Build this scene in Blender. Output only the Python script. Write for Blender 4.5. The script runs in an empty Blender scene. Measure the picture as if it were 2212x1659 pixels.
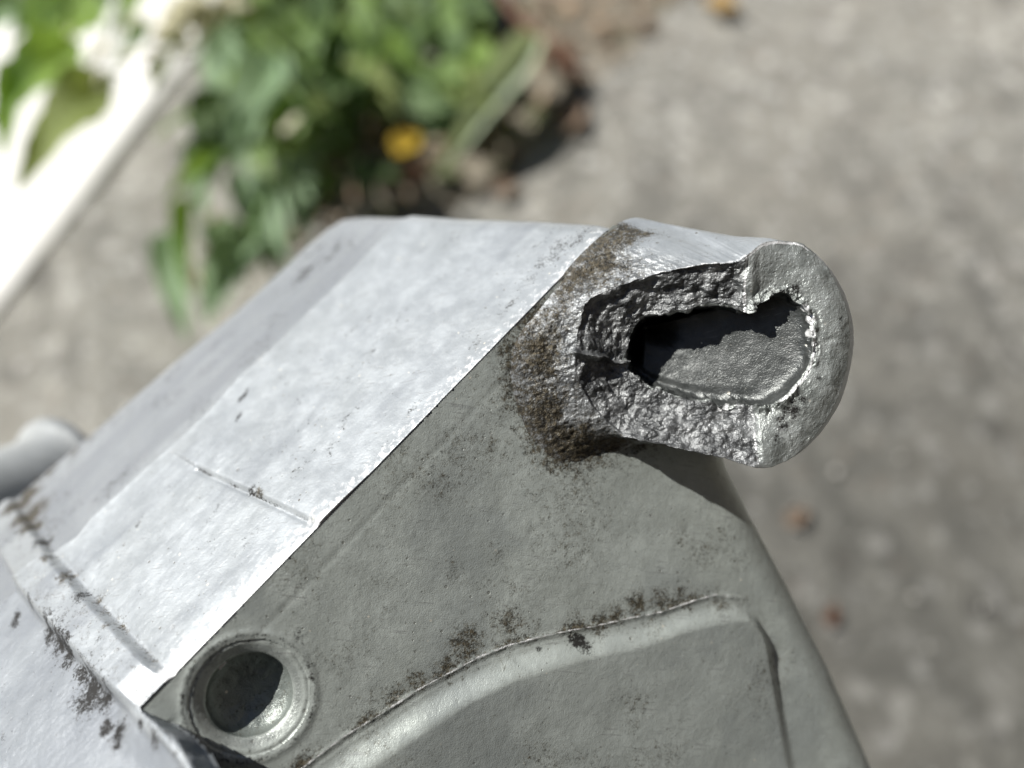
import bpy, math, random
import numpy as np
from mathutils import Matrix, Vector

random.seed(7)
RNG = np.random.default_rng(11)
SC = bpy.context.scene
COL = SC.collection

# ------------------------------------------------------------------ camera
FPX = 1106.0 / math.tan(math.radians(30.0))       # focal length in units of a 2212 px wide picture
CAM_H = 287.0                                      # camera height above the concrete, mm
PITCH = math.radians(30.0)
RX = np.array([[1, 0, 0],
               [0, math.cos(PITCH), -math.sin(PITCH)],
               [0, math.sin(PITCH), math.cos(PITCH)]])
cam = bpy.data.cameras.new('camera')
cam.sensor_width = 36.0
cam.lens = 18.0 / math.tan(math.radians(30.0))
cam.clip_start = 0.002
cam.clip_end = 200.0
cam.dof.use_dof = True
cam.dof.focus_distance = 0.0825
cam.dof.aperture_fstop = 10.5
cam.dof.aperture_blades = 0
cam_ob = bpy.data.objects.new('camera', cam)
cam_ob.location = (0, 0, CAM_H / 1000)
cam_ob.rotation_euler = (PITCH, 0, 0)
COL.objects.link(cam_ob)
SC.camera = cam_ob

# ------------------------------------------------------------------ light
L_CAM = np.array([-0.70, 0.58, 0.56]); L_CAM /= np.linalg.norm(L_CAM)
L_W = RX @ L_CAM
SUN_EL = math.asin(L_W[2])
SUN_AZ = math.atan2(L_W[0], L_W[1])               # clockwise from +Y
world = bpy.data.worlds.new('World'); SC.world = world; world.use_nodes = True
wn = world.node_tree.nodes; wl = world.node_tree.links
bg = wn['Background']
sky = wn.new('ShaderNodeTexSky'); sky.sky_type = 'NISHITA'; sky.sun_disc = False
sky.air_density = 0.75; sky.dust_density = 0.4; sky.sun_elevation = SUN_EL; sky.sun_rotation = SUN_AZ
wl.new(sky.outputs[0], bg.inputs[0]); bg.inputs[1].default_value = 0.05
sun = bpy.data.lights.new('sun', 'SUN'); sun.energy = 5.0; sun.angle = math.radians(0.53)
sun.color = (1.0, 0.965, 0.91)
sun_ob = bpy.data.objects.new('sun', sun)
sun_ob.rotation_euler = Vector(-L_W).to_track_quat('-Z', 'Y').to_euler()
sun_ob.location = (-0.5, 0.2, 1.0)
COL.objects.link(sun_ob)
vs = SC.view_settings
vs.view_transform = 'Standard'; vs.look = 'None'; vs.gamma = 1.0; vs.use_curve_mapping = False
vs.exposure = 0.46
SC.cycles.use_denoising = True
SC.cycles.use_adaptive_sampling = True; SC.cycles.adaptive_threshold = 0.025; SC.cycles.adaptive_min_samples = 32
SC.cycles.max_bounces = 5; SC.cycles.diffuse_bounces = 3; SC.cycles.glossy_bounces = 2; SC.cycles.transmission_bounces = 3
SC.cycles.caustics_reflective = False; SC.cycles.caustics_refractive = False

# ------------------------------------------------------------------ helpers
def ray(p):
    p = np.asarray(p, float)
    d = np.empty(p.shape[:-1] + (3,))
    d[..., 0] = (p[..., 0] - 1106.0) / FPX
    d[..., 1] = -(p[..., 1] - 829.5) / FPX
    d[..., 2] = -1.0
    return d
def P(x, y, d):
    return ray(np.array([x, y], float)) * d
def to_world(X):                                   # camera mm -> world metres
    X = np.asarray(X, float) @ RX.T
    X[..., 2] += CAM_H
    return X / 1000.0
def ground_pt(x, y, z=0.0):                        # point of the ground (height z mm) seen at a spot
    r = ray(np.array([x, y], float)) @ RX.T
    t = (z - CAM_H) / r[2]
    return np.array([r[0] * t, r[1] * t, z]) / 1000.0

def _hash(ix, iy, iz, seed):
    h = (ix * 374761393 + iy * 668265263 + iz * 2147483647 + seed * 974634777) & 0xFFFFFFFF
    h = ((h ^ (h >> 13)) * 1274126177) & 0xFFFFFFFF
    h = ((h ^ (h >> 16)) * 2246822519) & 0xFFFFFFFF
    return ((h ^ (h >> 15)) & 0xFFFF) / 65535.0 * 2 - 1
def vnoise(p, seed=0):                             # value noise, -1..1
    p = np.asarray(p, float)
    i = np.floor(p).astype(np.int64); f = p - i
    u = f * f * f * (f * (f * 6 - 15) + 10)
    r = 0
    for dx in (0, 1):
        wx = u[..., 0] if dx else 1 - u[..., 0]
        for dy in (0, 1):
            wy = u[..., 1] if dy else 1 - u[..., 1]
            for dz in (0, 1):
                wz = u[..., 2] if dz else 1 - u[..., 2]
                r = r + wx * wy * wz * _hash(i[..., 0] + dx, i[..., 1] + dy, i[..., 2] + dz, seed)
    return r
def fbm(p, oct=4, seed=0, gain=0.5):
    p = np.asarray(p, float); a = 1.0; s = 0; t = 0
    for k in range(oct):
        s = s + a * vnoise(p * (2.03 ** k) + 17.3 * k, seed + k); t += a; a *= gain
    return s / t
def sstep(a, b, x):
    t = np.clip((x - a) / (b - a), 0, 1)
    return t * t * (3 - 2 * t)
def poly_dist(pts, line, closed=False):            # unsigned distance to a polyline, and side of nearest segment
    line = np.asarray(line, float)
    if closed: line = np.vstack([line, line[:1]])
    best = np.full(pts.shape[:-1], 1e18); side = np.zeros(pts.shape[:-1]); par = np.zeros(pts.shape[:-1])
    for k in range(len(line) - 1):
        a, b = line[k], line[k + 1]; ab = b - a
        t = np.clip(((pts - a) @ ab) / (ab @ ab), 0, 1)
        q = pts - (a + t[..., None] * ab)
        d = (q ** 2).sum(-1)
        m = d < best
        best = np.where(m, d, best)
        cr = ab[0] * (pts[..., 1] - a[1]) - ab[1] * (pts[..., 0] - a[0])
        side = np.where(m, np.sign(cr), side)
        par = np.where(m, (k + t) / (len(line) - 1), par)
    return np.sqrt(best), side, par
def inside(pts, poly):
    poly = np.asarray(poly, float); r = np.zeros(pts.shape[:-1], bool)
    for k in range(len(poly)):
        a, b = poly[k], poly[(k + 1) % len(poly)]
        c = ((a[1] > pts[..., 1]) != (b[1] > pts[..., 1]))
        x = (b[0] - a[0]) * (pts[..., 1] - a[1]) / (b[1] - a[1] + 1e-12) + a[0]
        r ^= c & (pts[..., 0] < x)
    return r
def sdf(pts, poly):                                # positive inside
    d, _, _ = poly_dist(pts, poly, True)
    return np.where(inside(pts, poly), d, -d)

def mesh_np(name, V, F, mat, parent=None, attr=None, normals=None, loc=None, smooth=True, tone=None):
    me = bpy.data.meshes.new(name)
    V = np.asarray(V, np.float32); F = np.asarray(F, np.int32)
    n = F.shape[1]
    me.vertices.add(len(V)); me.vertices.foreach_set('co', V.ravel())
    me.loops.add(F.size); me.loops.foreach_set('vertex_index', F.ravel())
    me.polygons.add(len(F))
    me.polygons.foreach_set('loop_start', np.arange(0, F.size, n, dtype=np.int32))
    me.polygons.foreach_set('loop_total', np.full(len(F), n, np.int32))
    me.polygons.foreach_set('use_smooth', np.full(len(F), smooth))
    me.update(calc_edges=True)
    if attr is not None:
        a = me.attributes.new('mask', 'FLOAT_COLOR', 'POINT')
        a.data.foreach_set('color', np.asarray(attr, np.float32).ravel())
    if tone is not None:
        a = me.attributes.new('tone', 'FLOAT', 'POINT'); a.data.foreach_set('value', np.asarray(tone, np.float32).ravel())
    if normals is not None:
        me.normals_split_custom_set_from_vertices(np.asarray(normals, np.float32))
    me.materials.append(mat)
    ob = bpy.data.objects.new(name, me); COL.objects.link(ob)
    if loc is not None: ob.location = loc
    if parent is not None: ob.parent = parent
    return ob
def subset(V, F, keep, *arrs):
    F = F[keep]; used = np.unique(F)
    mp = np.full(len(V), -1); mp[used] = np.arange(len(used))
    return (V[used], mp[F]) + tuple(a[used] if a is not None else None for a in arrs)
def grid_faces(nr, nc, periodic=False):
    r = np.arange(nr - 1)[:, None]; c = np.arange(nc if periodic else nc - 1)[None, :]
    c2 = (c + 1) % nc
    return np.stack([r * nc + c, r * nc + c2, (r + 1) * nc + c2, (r + 1) * nc + c], -1).reshape(-1, 4)
def vnormals(V, F):
    a = V[F[:, 2]] - V[F[:, 0]]; b = V[F[:, 3]] - V[F[:, 1]]
    n = np.cross(a, b); N = np.zeros_like(V)
    for k in range(4):
        for j in range(3):
            N[:, j] += np.bincount(F[:, k], n[:, j], len(V))
    return N / (np.linalg.norm(N, axis=1, keepdims=True) + 1e-20)
def empty(name, loc):
    o = bpy.data.objects.new(name, None); o.empty_display_size = 0.01
    o.location = loc; COL.objects.link(o); return o
def tag(o, label=None, cat=None, group=None, kind=None):
    if label: o['label'] = label
    if cat: o['category'] = cat
    if group: o['group'] = group
    if kind: o['kind'] = kind
    return o
def axis_vals(a, b, lo, hi, fine, coarse):         # fine spacing inside lo..hi, growing outside
    v = list(np.arange(lo, hi + fine * .5, fine)); s = fine
    while v[-1] < b: s = min(s * 1.25, coarse); v.append(v[-1] + s)
    s = fine; w = []; x = lo
    while x > a: s = min(s * 1.25, coarse); x -= s; w.append(x)
    return np.array(w[::-1] + v)

# ------------------------------------------------------------------ materials
class NT:
    def __init__(s, name):
        s.m = bpy.data.materials.new(name); s.m.use_nodes = True
        s.t = s.m.node_tree; s.t.nodes.clear()
        s.out = s.t.nodes.new('ShaderNodeOutputMaterial')
    def n(s, ty, ins=None, **kw):
        x = s.t.nodes.new(ty)
        for k, v in kw.items(): setattr(x, k, v)
        for k, v in (ins or {}).items(): s.set(x.inputs[k], v)
        return x
    def set(s, sock, v):
        if isinstance(v, bpy.types.NodeSocket): s.t.links.new(v, sock)
        else: sock.default_value = v
    def math(s, op, a, b=None, c=None, clamp=False):
        x = s.n('ShaderNodeMath', operation=op, use_clamp=clamp)
        s.set(x.inputs[0], a)
        if b is not None: s.set(x.inputs[1], b)
        if c is not None: s.set(x.inputs[2], c)
        return x.outputs[0]
    def ramp(s, v, a, b, lo=0.0, hi=1.0):
        x = s.n('ShaderNodeMapRange', interpolation_type='SMOOTHSTEP')
        s.set(x.inputs['Value'], v); s.set(x.inputs['From Min'], a); s.set(x.inputs['From Max'], b)
        s.set(x.inputs['To Min'], lo); s.set(x.inputs['To Max'], hi)
        return x.outputs[0]
    def mix(s, f, a, b):
        x = s.n('ShaderNodeMix', data_type='RGBA')
        s.set(x.inputs[0], f)
        for i, v in ((6, a), (7, b)):
            if not isinstance(v, bpy.types.NodeSocket) and len(v) == 3: v = (*v, 1)
            s.set(x.inputs[i], v)
        return x.outputs[2]
    def mixf(s, f, a, b):
        x = s.n('ShaderNodeMix', data_type='FLOAT')
        s.set(x.inputs[0], f); s.set(x.inputs[2], a); s.set(x.inputs[3], b)
        return x.outputs[0]
    def coord(s, scale=1000.0, kind='Object', stretch=None, rot=None):
        tc = s.n('ShaderNodeTexCoord')
        mp = s.n('ShaderNodeMapping')
        s.t.links.new(tc.outputs[kind], mp.inputs[0])
        mp.inputs['Scale'].default_value = stretch or (scale,) * 3
        if rot: mp.inputs['Rotation'].default_value = rot
        return mp.outputs[0]
    def noise(s, co, scale, detail=4, rough=0.55, dist=0.0):
        x = s.n('ShaderNodeTexNoise', {'Vector': co, 'Scale': scale, 'Detail': detail, 'Roughness': rough, 'Distortion': dist})
        return x.outputs['Fac']
    def voronoi(s, co, scale, feature='F1', out='Distance', rnd=1.0):
        x = s.n('ShaderNodeTexVoronoi', {'Vector': co, 'Scale': scale, 'Randomness': rnd}, feature=feature)
        return x.outputs[out]
    def bump(s, h, dist, strength=1.0, normal=None):
        x = s.n('ShaderNodeBump', {'Height': h, 'Distance': dist, 'Strength': strength})
        if normal is not None: s.set(x.inputs['Normal'], normal)
        return x.outputs[0]
    def bsdf(s, **kw):
        b = s.n('ShaderNodeBsdfPrincipled')
        for k, v in kw.items():
            k = k.replace('_', ' ')
            if not isinstance(v, bpy.types.NodeSocket) and hasattr(v, '__len__') and len(v) == 3: v = (*v, 1)
            s.set(b.inputs[k], v)
        s.t.links.new(b.outputs[0], s.out.inputs[0])
        return b

def cast_material(name, base=(0.43, 0.44, 0.435), rough=0.55, metal=0.25, bd=0.00010, pits=0.55):
    """weathered cast aluminium. mask: R brown dirt, G black grime and painted shade, B broken metal, A bright worn metal and painted glare"""
    t = NT(name); co = t.coord()
    at = t.n('ShaderNodeAttribute', attribute_name='mask')
    sep = t.n('ShaderNodeSeparateColor'); t.t.links.new(at.outputs['Color'], sep.inputs[0])
    R, G, B = sep.outputs; A = at.outputs['Alpha']
    big = t.noise(co, 0.10, 3, 0.6); mid = t.noise(co, 0.45, 4, 0.62)
    fine = t.noise(co, 2.6, 3, 0.7); grain = t.noise(co, 7.5, 1, 0.6)
    col = t.mix(t.ramp(mid, 0.35, 0.68), tuple(c * 0.90 for c in base), tuple(min(c * 1.06, 1) for c in base))
    col = t.mix(t.ramp(big, 0.42, 0.7, 0, 0.35), col, tuple(c * d for c, d in zip(base, (0.72, 0.72, 0.70))))
    # fine dark pits and brown specks
    def dots(scale, r, thr, seed):
        v = t.n('ShaderNodeTexVoronoi', {'Scale': scale}, feature='F1')
        va = t.n('ShaderNodeVectorMath', {0: co}, operation='ADD'); va.inputs[1].default_value = (seed, seed * 2, seed * 3); t.t.links.new(va.outputs[0], v.inputs['Vector'])
        sc_ = t.n('ShaderNodeSeparateColor'); t.t.links.new(v.outputs['Color'], sc_.inputs[0])
        rad = t.math('MULTIPLY', sc_.outputs[1], r)
        on = t.math('GREATER_THAN', sc_.outputs[0], thr)
        e = t.math('DIVIDE', t.math('ADD', v.outputs['Distance'], t.math('MULTIPLY', t.math('SUBTRACT', fine, .5), r * .8)), t.math('ADD', rad, 0.001))
        return t.math('MULTIPLY', on, t.ramp(e, 0.7, 1.0, 1, 0))
    pit = t.math('MULTIPLY', t.math('MAXIMUM', dots(1.6, .26, .62, 3), dots(.75, .17, .62, 9)), t.ramp(t.noise(co, 0.16, 3, .6), 0.44, 0.62, .12, 1))
    col = t.mix(t.math('MULTIPLY', pit, pits), col, (0.085, 0.072, 0.05))
    col = t.mix(t.math('MULTIPLY', dots(.8, .13, .55, 21), 0.7), col, (0.75, 0.72, 0.62))
    # hairline scratches
    wv = t.n('ShaderNodeTexNoise', {'Vector': t.coord(rot=(0.3, 0.5, 0.78), stretch=(180, 5200, 900)), 'Scale': 1.0, 'Detail': 2.0})
    scr = t.math('MULTIPLY', t.ramp(wv.outputs['Fac'], 0.60, 0.68), t.ramp(mid, .45, .6))
    col = t.mix(t.math('MULTIPLY', scr, 0.45), col, (0.20, 0.20, 0.20))
    tn = t.n('ShaderNodeAttribute', attribute_name='tone')
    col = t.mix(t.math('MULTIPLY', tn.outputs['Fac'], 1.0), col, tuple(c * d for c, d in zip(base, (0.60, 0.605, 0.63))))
    # dirt
    nz = t.math('SUBTRACT', t.noise(co, 1.5, 4, 0.72), 0.5)
    nz2 = t.math('ADD', nz, t.math('MULTIPLY', t.math('SUBTRACT', t.noise(co, 5.0, 1, .7), .5), .5))
    dR = t.ramp(t.math('ADD', R, t.math('MULTIPLY', nz2, 1.7)), 0.18, 0.92, 0, .95)
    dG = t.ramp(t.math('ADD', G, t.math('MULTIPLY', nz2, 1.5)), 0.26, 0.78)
    dirt = t.mix(t.ramp(fine, 0.38, 0.66), (0.020, 0.017, 0.011), (0.082, 0.067, 0.040))
    # broken metal
    frac = t.mix(t.ramp(mid, 0.35, 0.65), (0.085, 0.089, 0.091), (0.29, 0.30, 0.302))
    col = t.mix(B, col, frac)
    col = t.mix(dR, col, dirt)
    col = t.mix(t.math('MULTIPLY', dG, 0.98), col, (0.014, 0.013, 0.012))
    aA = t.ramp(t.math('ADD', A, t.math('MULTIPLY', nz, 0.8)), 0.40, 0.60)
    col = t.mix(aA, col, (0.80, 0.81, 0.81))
    dirty = t.math('MAXIMUM', dR, dG)
    me = t.mixf(B, metal, 0.60)
    me = t.mixf(dirty, me, t.math('MULTIPLY', B, 0.5))
    ro = t.mixf(B, rough, 0.42)
    ro = t.mixf(dirty, ro, 0.48)
    ro = t.math('ADD', ro, t.math('MULTIPLY', t.math('SUBTRACT', mid, 0.5), 0.25))
    h = t.math('ADD', t.math('MULTIPLY', fine, 0.5), t.math('MULTIPLY', grain, t.mixf(B, 0.5, 0.42)))
    h = t.math('ADD', h, t.math('MULTIPLY', mid, t.mixf(B, 0.10, 0.45)))
    fv = t.n('ShaderNodeTexVoronoi', {'Vector': co, 'Scale': 2.0}, feature='F1', distance='CHEBYCHEV')
    h = t.math('ADD', h, t.math('MULTIPLY', fv.outputs['Distance'], t.math('MULTIPLY', B, 0.28)))
    h = t.math('SUBTRACT', h, t.math('MULTIPLY', pit, 0.5))
    dist = t.math('ADD', bd, t.math('ADD', t.math('MULTIPLY', B, 0.00021), t.math('MULTIPLY', dR, 0.00010)))
    nb = t.n('ShaderNodeBump', {'Height': h, 'Strength': 0.8}); t.set(nb.inputs['Distance'], dist)
    bs = t.bsdf(Base_Color=col, Metallic=me, Roughness=ro, Normal=nb.outputs[0])
    t.set(bs.inputs['Specular IOR Level'], t.mixf(dirty, 0.5, 0.2))
    return t.m
M_CAST = cast_material('weathered_cast_aluminium', (0.45, 0.49, 0.462), 0.43, 0.35, 0.000065)
M_TOP2 = cast_material('oxidised_cast_aluminium', (0.42, 0.44, 0.44), 0.5, 0.25)
M_TOP = cast_material('sunlit_cast_aluminium', (0.385, 0.412, 0.43), 0.40, 0.35, 0.00005, .75)
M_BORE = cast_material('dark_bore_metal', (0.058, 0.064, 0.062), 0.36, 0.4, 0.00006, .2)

# ------------------------------------------------------------------ frame of the casting
NF = np.array([0.284, 0.015, 0.959]); NF /= np.linalg.norm(NF)
F0 = P(1250, 850, 86.0)
UF = np.array([1.0, 0, 0]) - NF[0] * NF; UF /= np.linalg.norm(UF)
VF = np.cross(NF, UF)
def plane_hit(px, O, N):
    r = ray(px); return r * ((O @ N) / (r @ N))[..., None]
def f_uv(px):
    X = plane_hit(np.asarray(px, float), F0, NF) - F0
    return np.stack([X @ UF, X @ VF], -1)
def f_depth(px):
    return -plane_hit(np.asarray(px, float), F0, NF)[..., 2]
RA = plane_hit(np.array([[308., 1533.]]), F0, NF)[0]
RB = plane_hit(np.array([[1327., 486.]]), F0, NF)[0]
ST = (RB - RA) / np.linalg.norm(RB - RA)            # along the ridge
e1 = np.array([-0.69, 0.574, 0.435]); e1 = e1 - (e1 @ ST) * ST; e1 /= np.linalg.norm(e1)
e2 = np.cross(ST, e1)
if e2[2] < 0: e2 = -e2
NTP = math.cos(math.radians(20)) * e1 + math.sin(math.radians(20)) * e2
TT = np.cross(NTP, ST)
if TT[0] > 0: TT = -TT                              # away from the ridge, up-left
def t_st(px):
    X = plane_hit(np.asarray(px, float), RA, NTP) - RA
    return np.stack([X @ ST, X @ TT], -1)

def c2q(c): c = np.asarray(c, float); return np.stack([1050.7 + 0.4 * c[..., 0], 387.1 + 0.4 * c[..., 1]], -1)
# casting root at ground height; an added support reaches it below the frame
ROOT_C = to_world(P(900, 1900, 95)); ROOT_C = np.array([ROOT_C[0], ROOT_C[1], 0.0])
casting = empty('broken_casting', ROOT_C)
tag(casting, 'weathered grey cast aluminium machine part with its hollow end lug broken open', 'metal part')
def cpart(name, Xcam, F, mat, attr=None, normals=None, parent=casting, tone=None):
    nw = None if normals is None else normals @ RX.T
    return mesh_np(name, to_world(Xcam) - ROOT_C, F, mat, parent, attr, nw, tone=tone)

# ------------------------------------------------------------------ front face (sheet with relief)
out_px = [(308, 1533), (1327, 486), (1440, 492), (1525, 720), (1588, 1008), (1640, 1112), (1730, 1285), (1812, 1450),
          (1904, 1660), (2120, 2200), (1500, 2350), (700, 2300), (400, 1900), (352, 1700), (312, 1600)]
out_uv = f_uv(np.array(out_px))
fu = f_uv(np.array([(280., 1560.), (1930., 1700.), (900, 470), (900, 1700)]))
us = axis_vals(fu[0, 0] - 8, out_uv[:, 0].max() + 12, fu[0, 0], fu[1, 0], 0.15, 1.2)
vss = axis_vals(out_uv[:, 1].min() - 12, fu[2, 1] + 6, fu[3, 1], fu[2, 1] + 1.5, 0.15, 1.2)
UU, VV = np.meshgrid(us, vss)
uv = np.stack([UU, VV], -1)
p3 = np.dstack([UU, VV, np.zeros_like(UU)])
d_out = sdf(uv, out_uv)
rl = out_uv[[0, 1]]; d_r, side_r, _ = poly_dist(uv, np.vstack([rl[0] - (rl[1] - rl[0]) * .3, rl[1] + (rl[1] - rl[0]) * .3]))
ridge_jit = 0.03 * fbm(p3 * 0.9, 3, 5) + 0.05 * fbm(p3 * 3.2, 3, 6)
# outer round-over: tight along the ridge, wide along the right edge
near_ridge = sstep(3.0, 1.0, d_r)
rad = 0.04 * near_ridge + 3.4 * (1 - near_ridge)
e = d_out + ridge_jit * near_ridge
drop = np.where(e < rad, rad - np.sqrt(np.clip(rad ** 2 - np.clip(rad - e, 0, rad) ** 2, 0, None)), 0)
drop = drop * np.where(near_ridge > .5, 1, 0.8) + np.where(e < 0, np.minimum(-e * (8.0 * near_ridge + 7 * (1 - near_ridge)), 34), 0)
h = -np.where(near_ridge > 0.5, 0, drop)
h = h + 0.12 * fbm(p3 * 0.11, 3, 20) * sstep(0.2, 4.0, d_r) + 0.014 * fbm(p3 * 0.7, 4, 21) + 0.016 * fbm(p3 * 2.4, 3, 22)
# raised panel
seam_px = np.array([(560, 1740), (650, 1660), (740, 1592), (830, 1537), (905, 1488), (980, 1448), (1030, 1421), (1090, 1396), (1155, 1378),
                    (1220, 1363), (1280, 1353), (1355, 1336), (1430, 1321), (1495, 1298), (1545, 1284), (1600, 1292), (1640, 1325), (1672, 1385),
                    (1690, 1460), (1712, 1570), (1732, 1660), (1800, 2000)], float)
crest_px = np.array([(690, 1740), (800, 1655), (830, 1631), (905, 1581), (1005, 1516), (1105, 1466), (1205, 1436), (1280, 1416), (1380, 1396), (1480, 1361),
                     (1570, 1341), (1608, 1339), (1626, 1352), (1640, 1373), (1648, 1402), (1654, 1440), (1668, 1524), (1680, 1590), (1692, 1660), (1755, 2000)], float)
close_px = [(1750, 2290), (760, 2290)]
seam = f_uv(seam_px); crest = f_uv(crest_px)
sd = sdf(uv, np.vstack([seam, f_uv(np.array(close_px))]))
cd = sdf(uv, np.vstack([crest, f_uv(np.array(close_px))]))
ds, _, par_s = poly_dist(uv, seam); dc, _, _ = poly_dist(uv, crest)
fr = np.clip(ds / (ds + dc + 1e-6), 0, 1)
pu = f_uv(np.array([[1665., 1420.], [1000., 1500.]]))
PH = 0.74 + 0.34 * np.clip(((UU - pu[0, 0]) * (pu[1, 0] - pu[0, 0]) + (VV - pu[0, 1]) * (pu[1, 1] - pu[0, 1])) / ((pu[1] - pu[0]) @ (pu[1] - pu[0])), 0, 1.15)
prof = sstep(0.26, 1.02, fr) * 0.92 + 0.08 * fr
ph = np.where(sd <= 0, 0, np.where(cd > 0, 1, prof)) * PH
# rounded crest
k = 0.6
dcu, _, _ = poly_dist(uv, crest[:12])
ph = ph - 0.022 * np.clip(dcu - .8, 0, 14) * np.where(cd > 0, 1, np.where(sd > 0, prof, 0))
h = h + ph
# flash line along the seam
wob = 0.10 * fbm(p3 * 1.1, 3, 31)
fl = np.exp(-((ds + wob * .6) / 0.16) ** 2) * (0.09 + 0.06 * vnoise(p3 * 1.7, 33))
fl *= sstep(0.82, 0.66, par_s)
h = h + np.clip(fl, 0, None) - 0.05 * np.exp(-((np.where(sd > 0, ds, 9) - 0.55) / 0.15) ** 2) * sstep(0.75, 0.6, par_s)
# bolt hole seat
HC = f_uv(np.array([[540., 1507.]]))[0]
hd = np.hypot(UU - HC[0], VV - HC[1])
R_H = 132 * f_depth(np.array([[540., 1507.]]))[0] / FPX
h = h + 0.10 * np.exp(-((hd - R_H * 1.05) / 0.35) ** 2)
# dents
for (px, py, r, dep) in [(1260, 1200, .5, .06), (990, 1240, .6, .05), (1680, 1420, 1.2, .12), (1330, 1550, 2.0, .10), (1150, 1150, .4, .05), (1485, 1140, .5, .05),
                         (820, 1280, 1.4, .05), (1080, 1110, .9, .05), (1190, 1300, 1.3, .06)]:
    c = f_uv(np.array([[px, py]], float))[0]
    h = h - dep * np.exp(-((UU - c[0]) ** 2 + (VV - c[1]) ** 2) / r ** 2)
XF = F0 + UU[..., None] * UF + VV[..., None] * VF + h[..., None] * NF
# masks
mk = np.zeros(UU.shape + (4,))
wu = 0.75 * fbm(p3 * 0.5, 4, 301, .6); wv = 0.75 * fbm(p3 * 0.5 + 31, 4, 302, .6)
def blob(px, py, r, a=1.0, ch=0, sx=1.0, ang=0.0):
    c = f_uv(np.array([[px, py]], float))[0]; r = r * 0.0425
    du = UU - c[0] + wu * min(1, r * 1.1); dv = VV - c[1] + wv * min(1, r * 1.1)
    ca, sa = math.cos(ang), math.sin(ang)
    x = (du * ca + dv * sa) / sx; y = -du * sa + dv * ca
    mk[..., ch] = np.maximum(mk[..., ch], a * np.exp(-((x * x + y * y) / r ** 2)))
for b in [(850, 1505, 22, .85), (900, 1475, 22, .9), (965, 1440, 26, .95), (1005, 1400, 36, .95), (1015, 1385, 30, .9), (1100, 1342, 26, .85), (1072, 1328, 20, .6),
          (1110, 1350, 22, .8), (1245, 1345, 20, .8), (1295, 1340, 26, .9), (1330, 1325, 24, .95), (1380, 1305, 26, 1.0), (1430, 1295, 26, .95),
          (1480, 1290, 24, .9), (1555, 1305, 24, .75), (1600, 1300, 20, .5), (1365, 1510, 38, .55), (1355, 1560, 30, .4), (1470, 1165, 30, .5), (1520, 1190, 34, .55), (1565, 1165, 30, .5),
          (1590, 1200, 30, .45), (985, 1240, 24, .5), (970, 1215, 16, .5), (745, 1440, 26, .45), (700, 1420, 22, .4), (1040, 1040, 30, .35),
          (1180, 1060, 60, .35), (1060, 900, 50, .33), (1075, 960, 60, .32), (1250, 1130, 80, .25), (1200, 1220, 60, .28), (1290, 1060, 40, .35), (890, 1650, 40, .3)]:
    blob(b[0], b[1], b[2] * 1.45, b[3] * .86)
blob(1250, 1388, 20, .95, 1, 1.5, -.1); blob(1165, 1398, 9, .8, 1); blob(650, 1380, 26, .55, 1); blob(680, 1440, 30, .4, 1)
blob(470, 1600, 40, .45, 1)
gs = np.exp(-(ds / 0.9) ** 2) * sstep(0.74, 0.60, par_s)
mk[..., 0] = np.maximum(mk[..., 0], np.exp(-((ds + (sd > 0) * .7) / 1.1) ** 2) * sstep(0.74, 0.60, par_s) * np.clip(0.50 + 0.65 * vnoise(p3 * 0.30, 41), 0, 1))
lugp = f_uv(c2q(np.array([(95, 960), (150, 838), (225, 755), (350, 600), (485, 430), (860, 1420), (760, 1450), (640, 1520), (400, 1600), (235, 1450), (120, 1200)], float)))
ld = sdf(uv, lugp)
mk[..., 0] = np.maximum(mk[..., 0], np.clip(0.62 + 0.35 * fbm(p3 * 0.5, 3, 46), 0, 1) * np.exp(-(np.clip(-ld, 0, None) / 1.3) ** 2))
mk[..., 0] = np.maximum(mk[..., 0], 0.36 * np.exp(-(np.clip(-ld, 0, None) / 3.5) ** 2))
mk[..., 1] = np.maximum(mk[..., 1], 0.5 * np.exp(-((hd - R_H * 1.04) / 0.3) ** 2))
mk[..., 0] = np.maximum(mk[..., 0], 0.44 * sstep(-.1, .7, fbm(p3 * 0.14, 4, 44)))
mk[..., 3] = np.maximum(mk[..., 3], 0.60 * np.exp(-((ds + wob * .6) / 0.14) ** 2) * sstep(0.80, 0.66, par_s))
F_F = grid_faces(*UU.shape)
tone_f = (0.55 * sstep(-.15, .7, fbm(p3 * 0.09, 4, 47) + .35 * fbm(p3 * .5, 3, 48)) + 0.25 * (cd > 0)).reshape(-1)
VFl = XF.reshape(-1, 3); AFl = mk.reshape(-1, 4)
NFl = vnormals(VFl, F_F)
fc = uv.reshape(-1, 2)[F_F].mean(1)
fdo = d_out.reshape(-1)[F_F].mean(1); fsd = sd.reshape(-1)[F_F].mean(1)
fhd = np.hypot(fc[:, 0] - HC[0], fc[:, 1] - HC[1])
lug_cut = f_uv(np.array([(1180, 760), (1215, 700), (1290, 600), (1330, 530), (1420, 500), (1520, 700), (1545, 850), (1540, 930), (1440, 945), (1330, 940), (1270, 900), (1215, 850)], float))
fpx_y = 829.5 - FPX * (VFl[F_F[:, 0], 1] / -VFl[F_F[:, 0], 2])
keep = (fdo > -4.9) & (fhd > R_H * 0.965) & ~inside(fc, lug_cut) & ~((fdo < -0.35) & (fpx_y < 640)) & (fpx_y > 482) & ~((e.reshape(-1)[F_F].mean(1) < -0.02) & (near_ridge.reshape(-1)[F_F].mean(1) > 0.02))
for nm, m in (('front_face', keep & (fsd <= 0)), ('raised_panel', keep & (fsd > 0))):
    v_, f_, a_, n_, tn_ = subset(VFl, F_F, m, AFl, NFl, tone_f)
    cpart(nm, v_, f_, M_CAST, a_, n_, tone=tn_)

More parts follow.
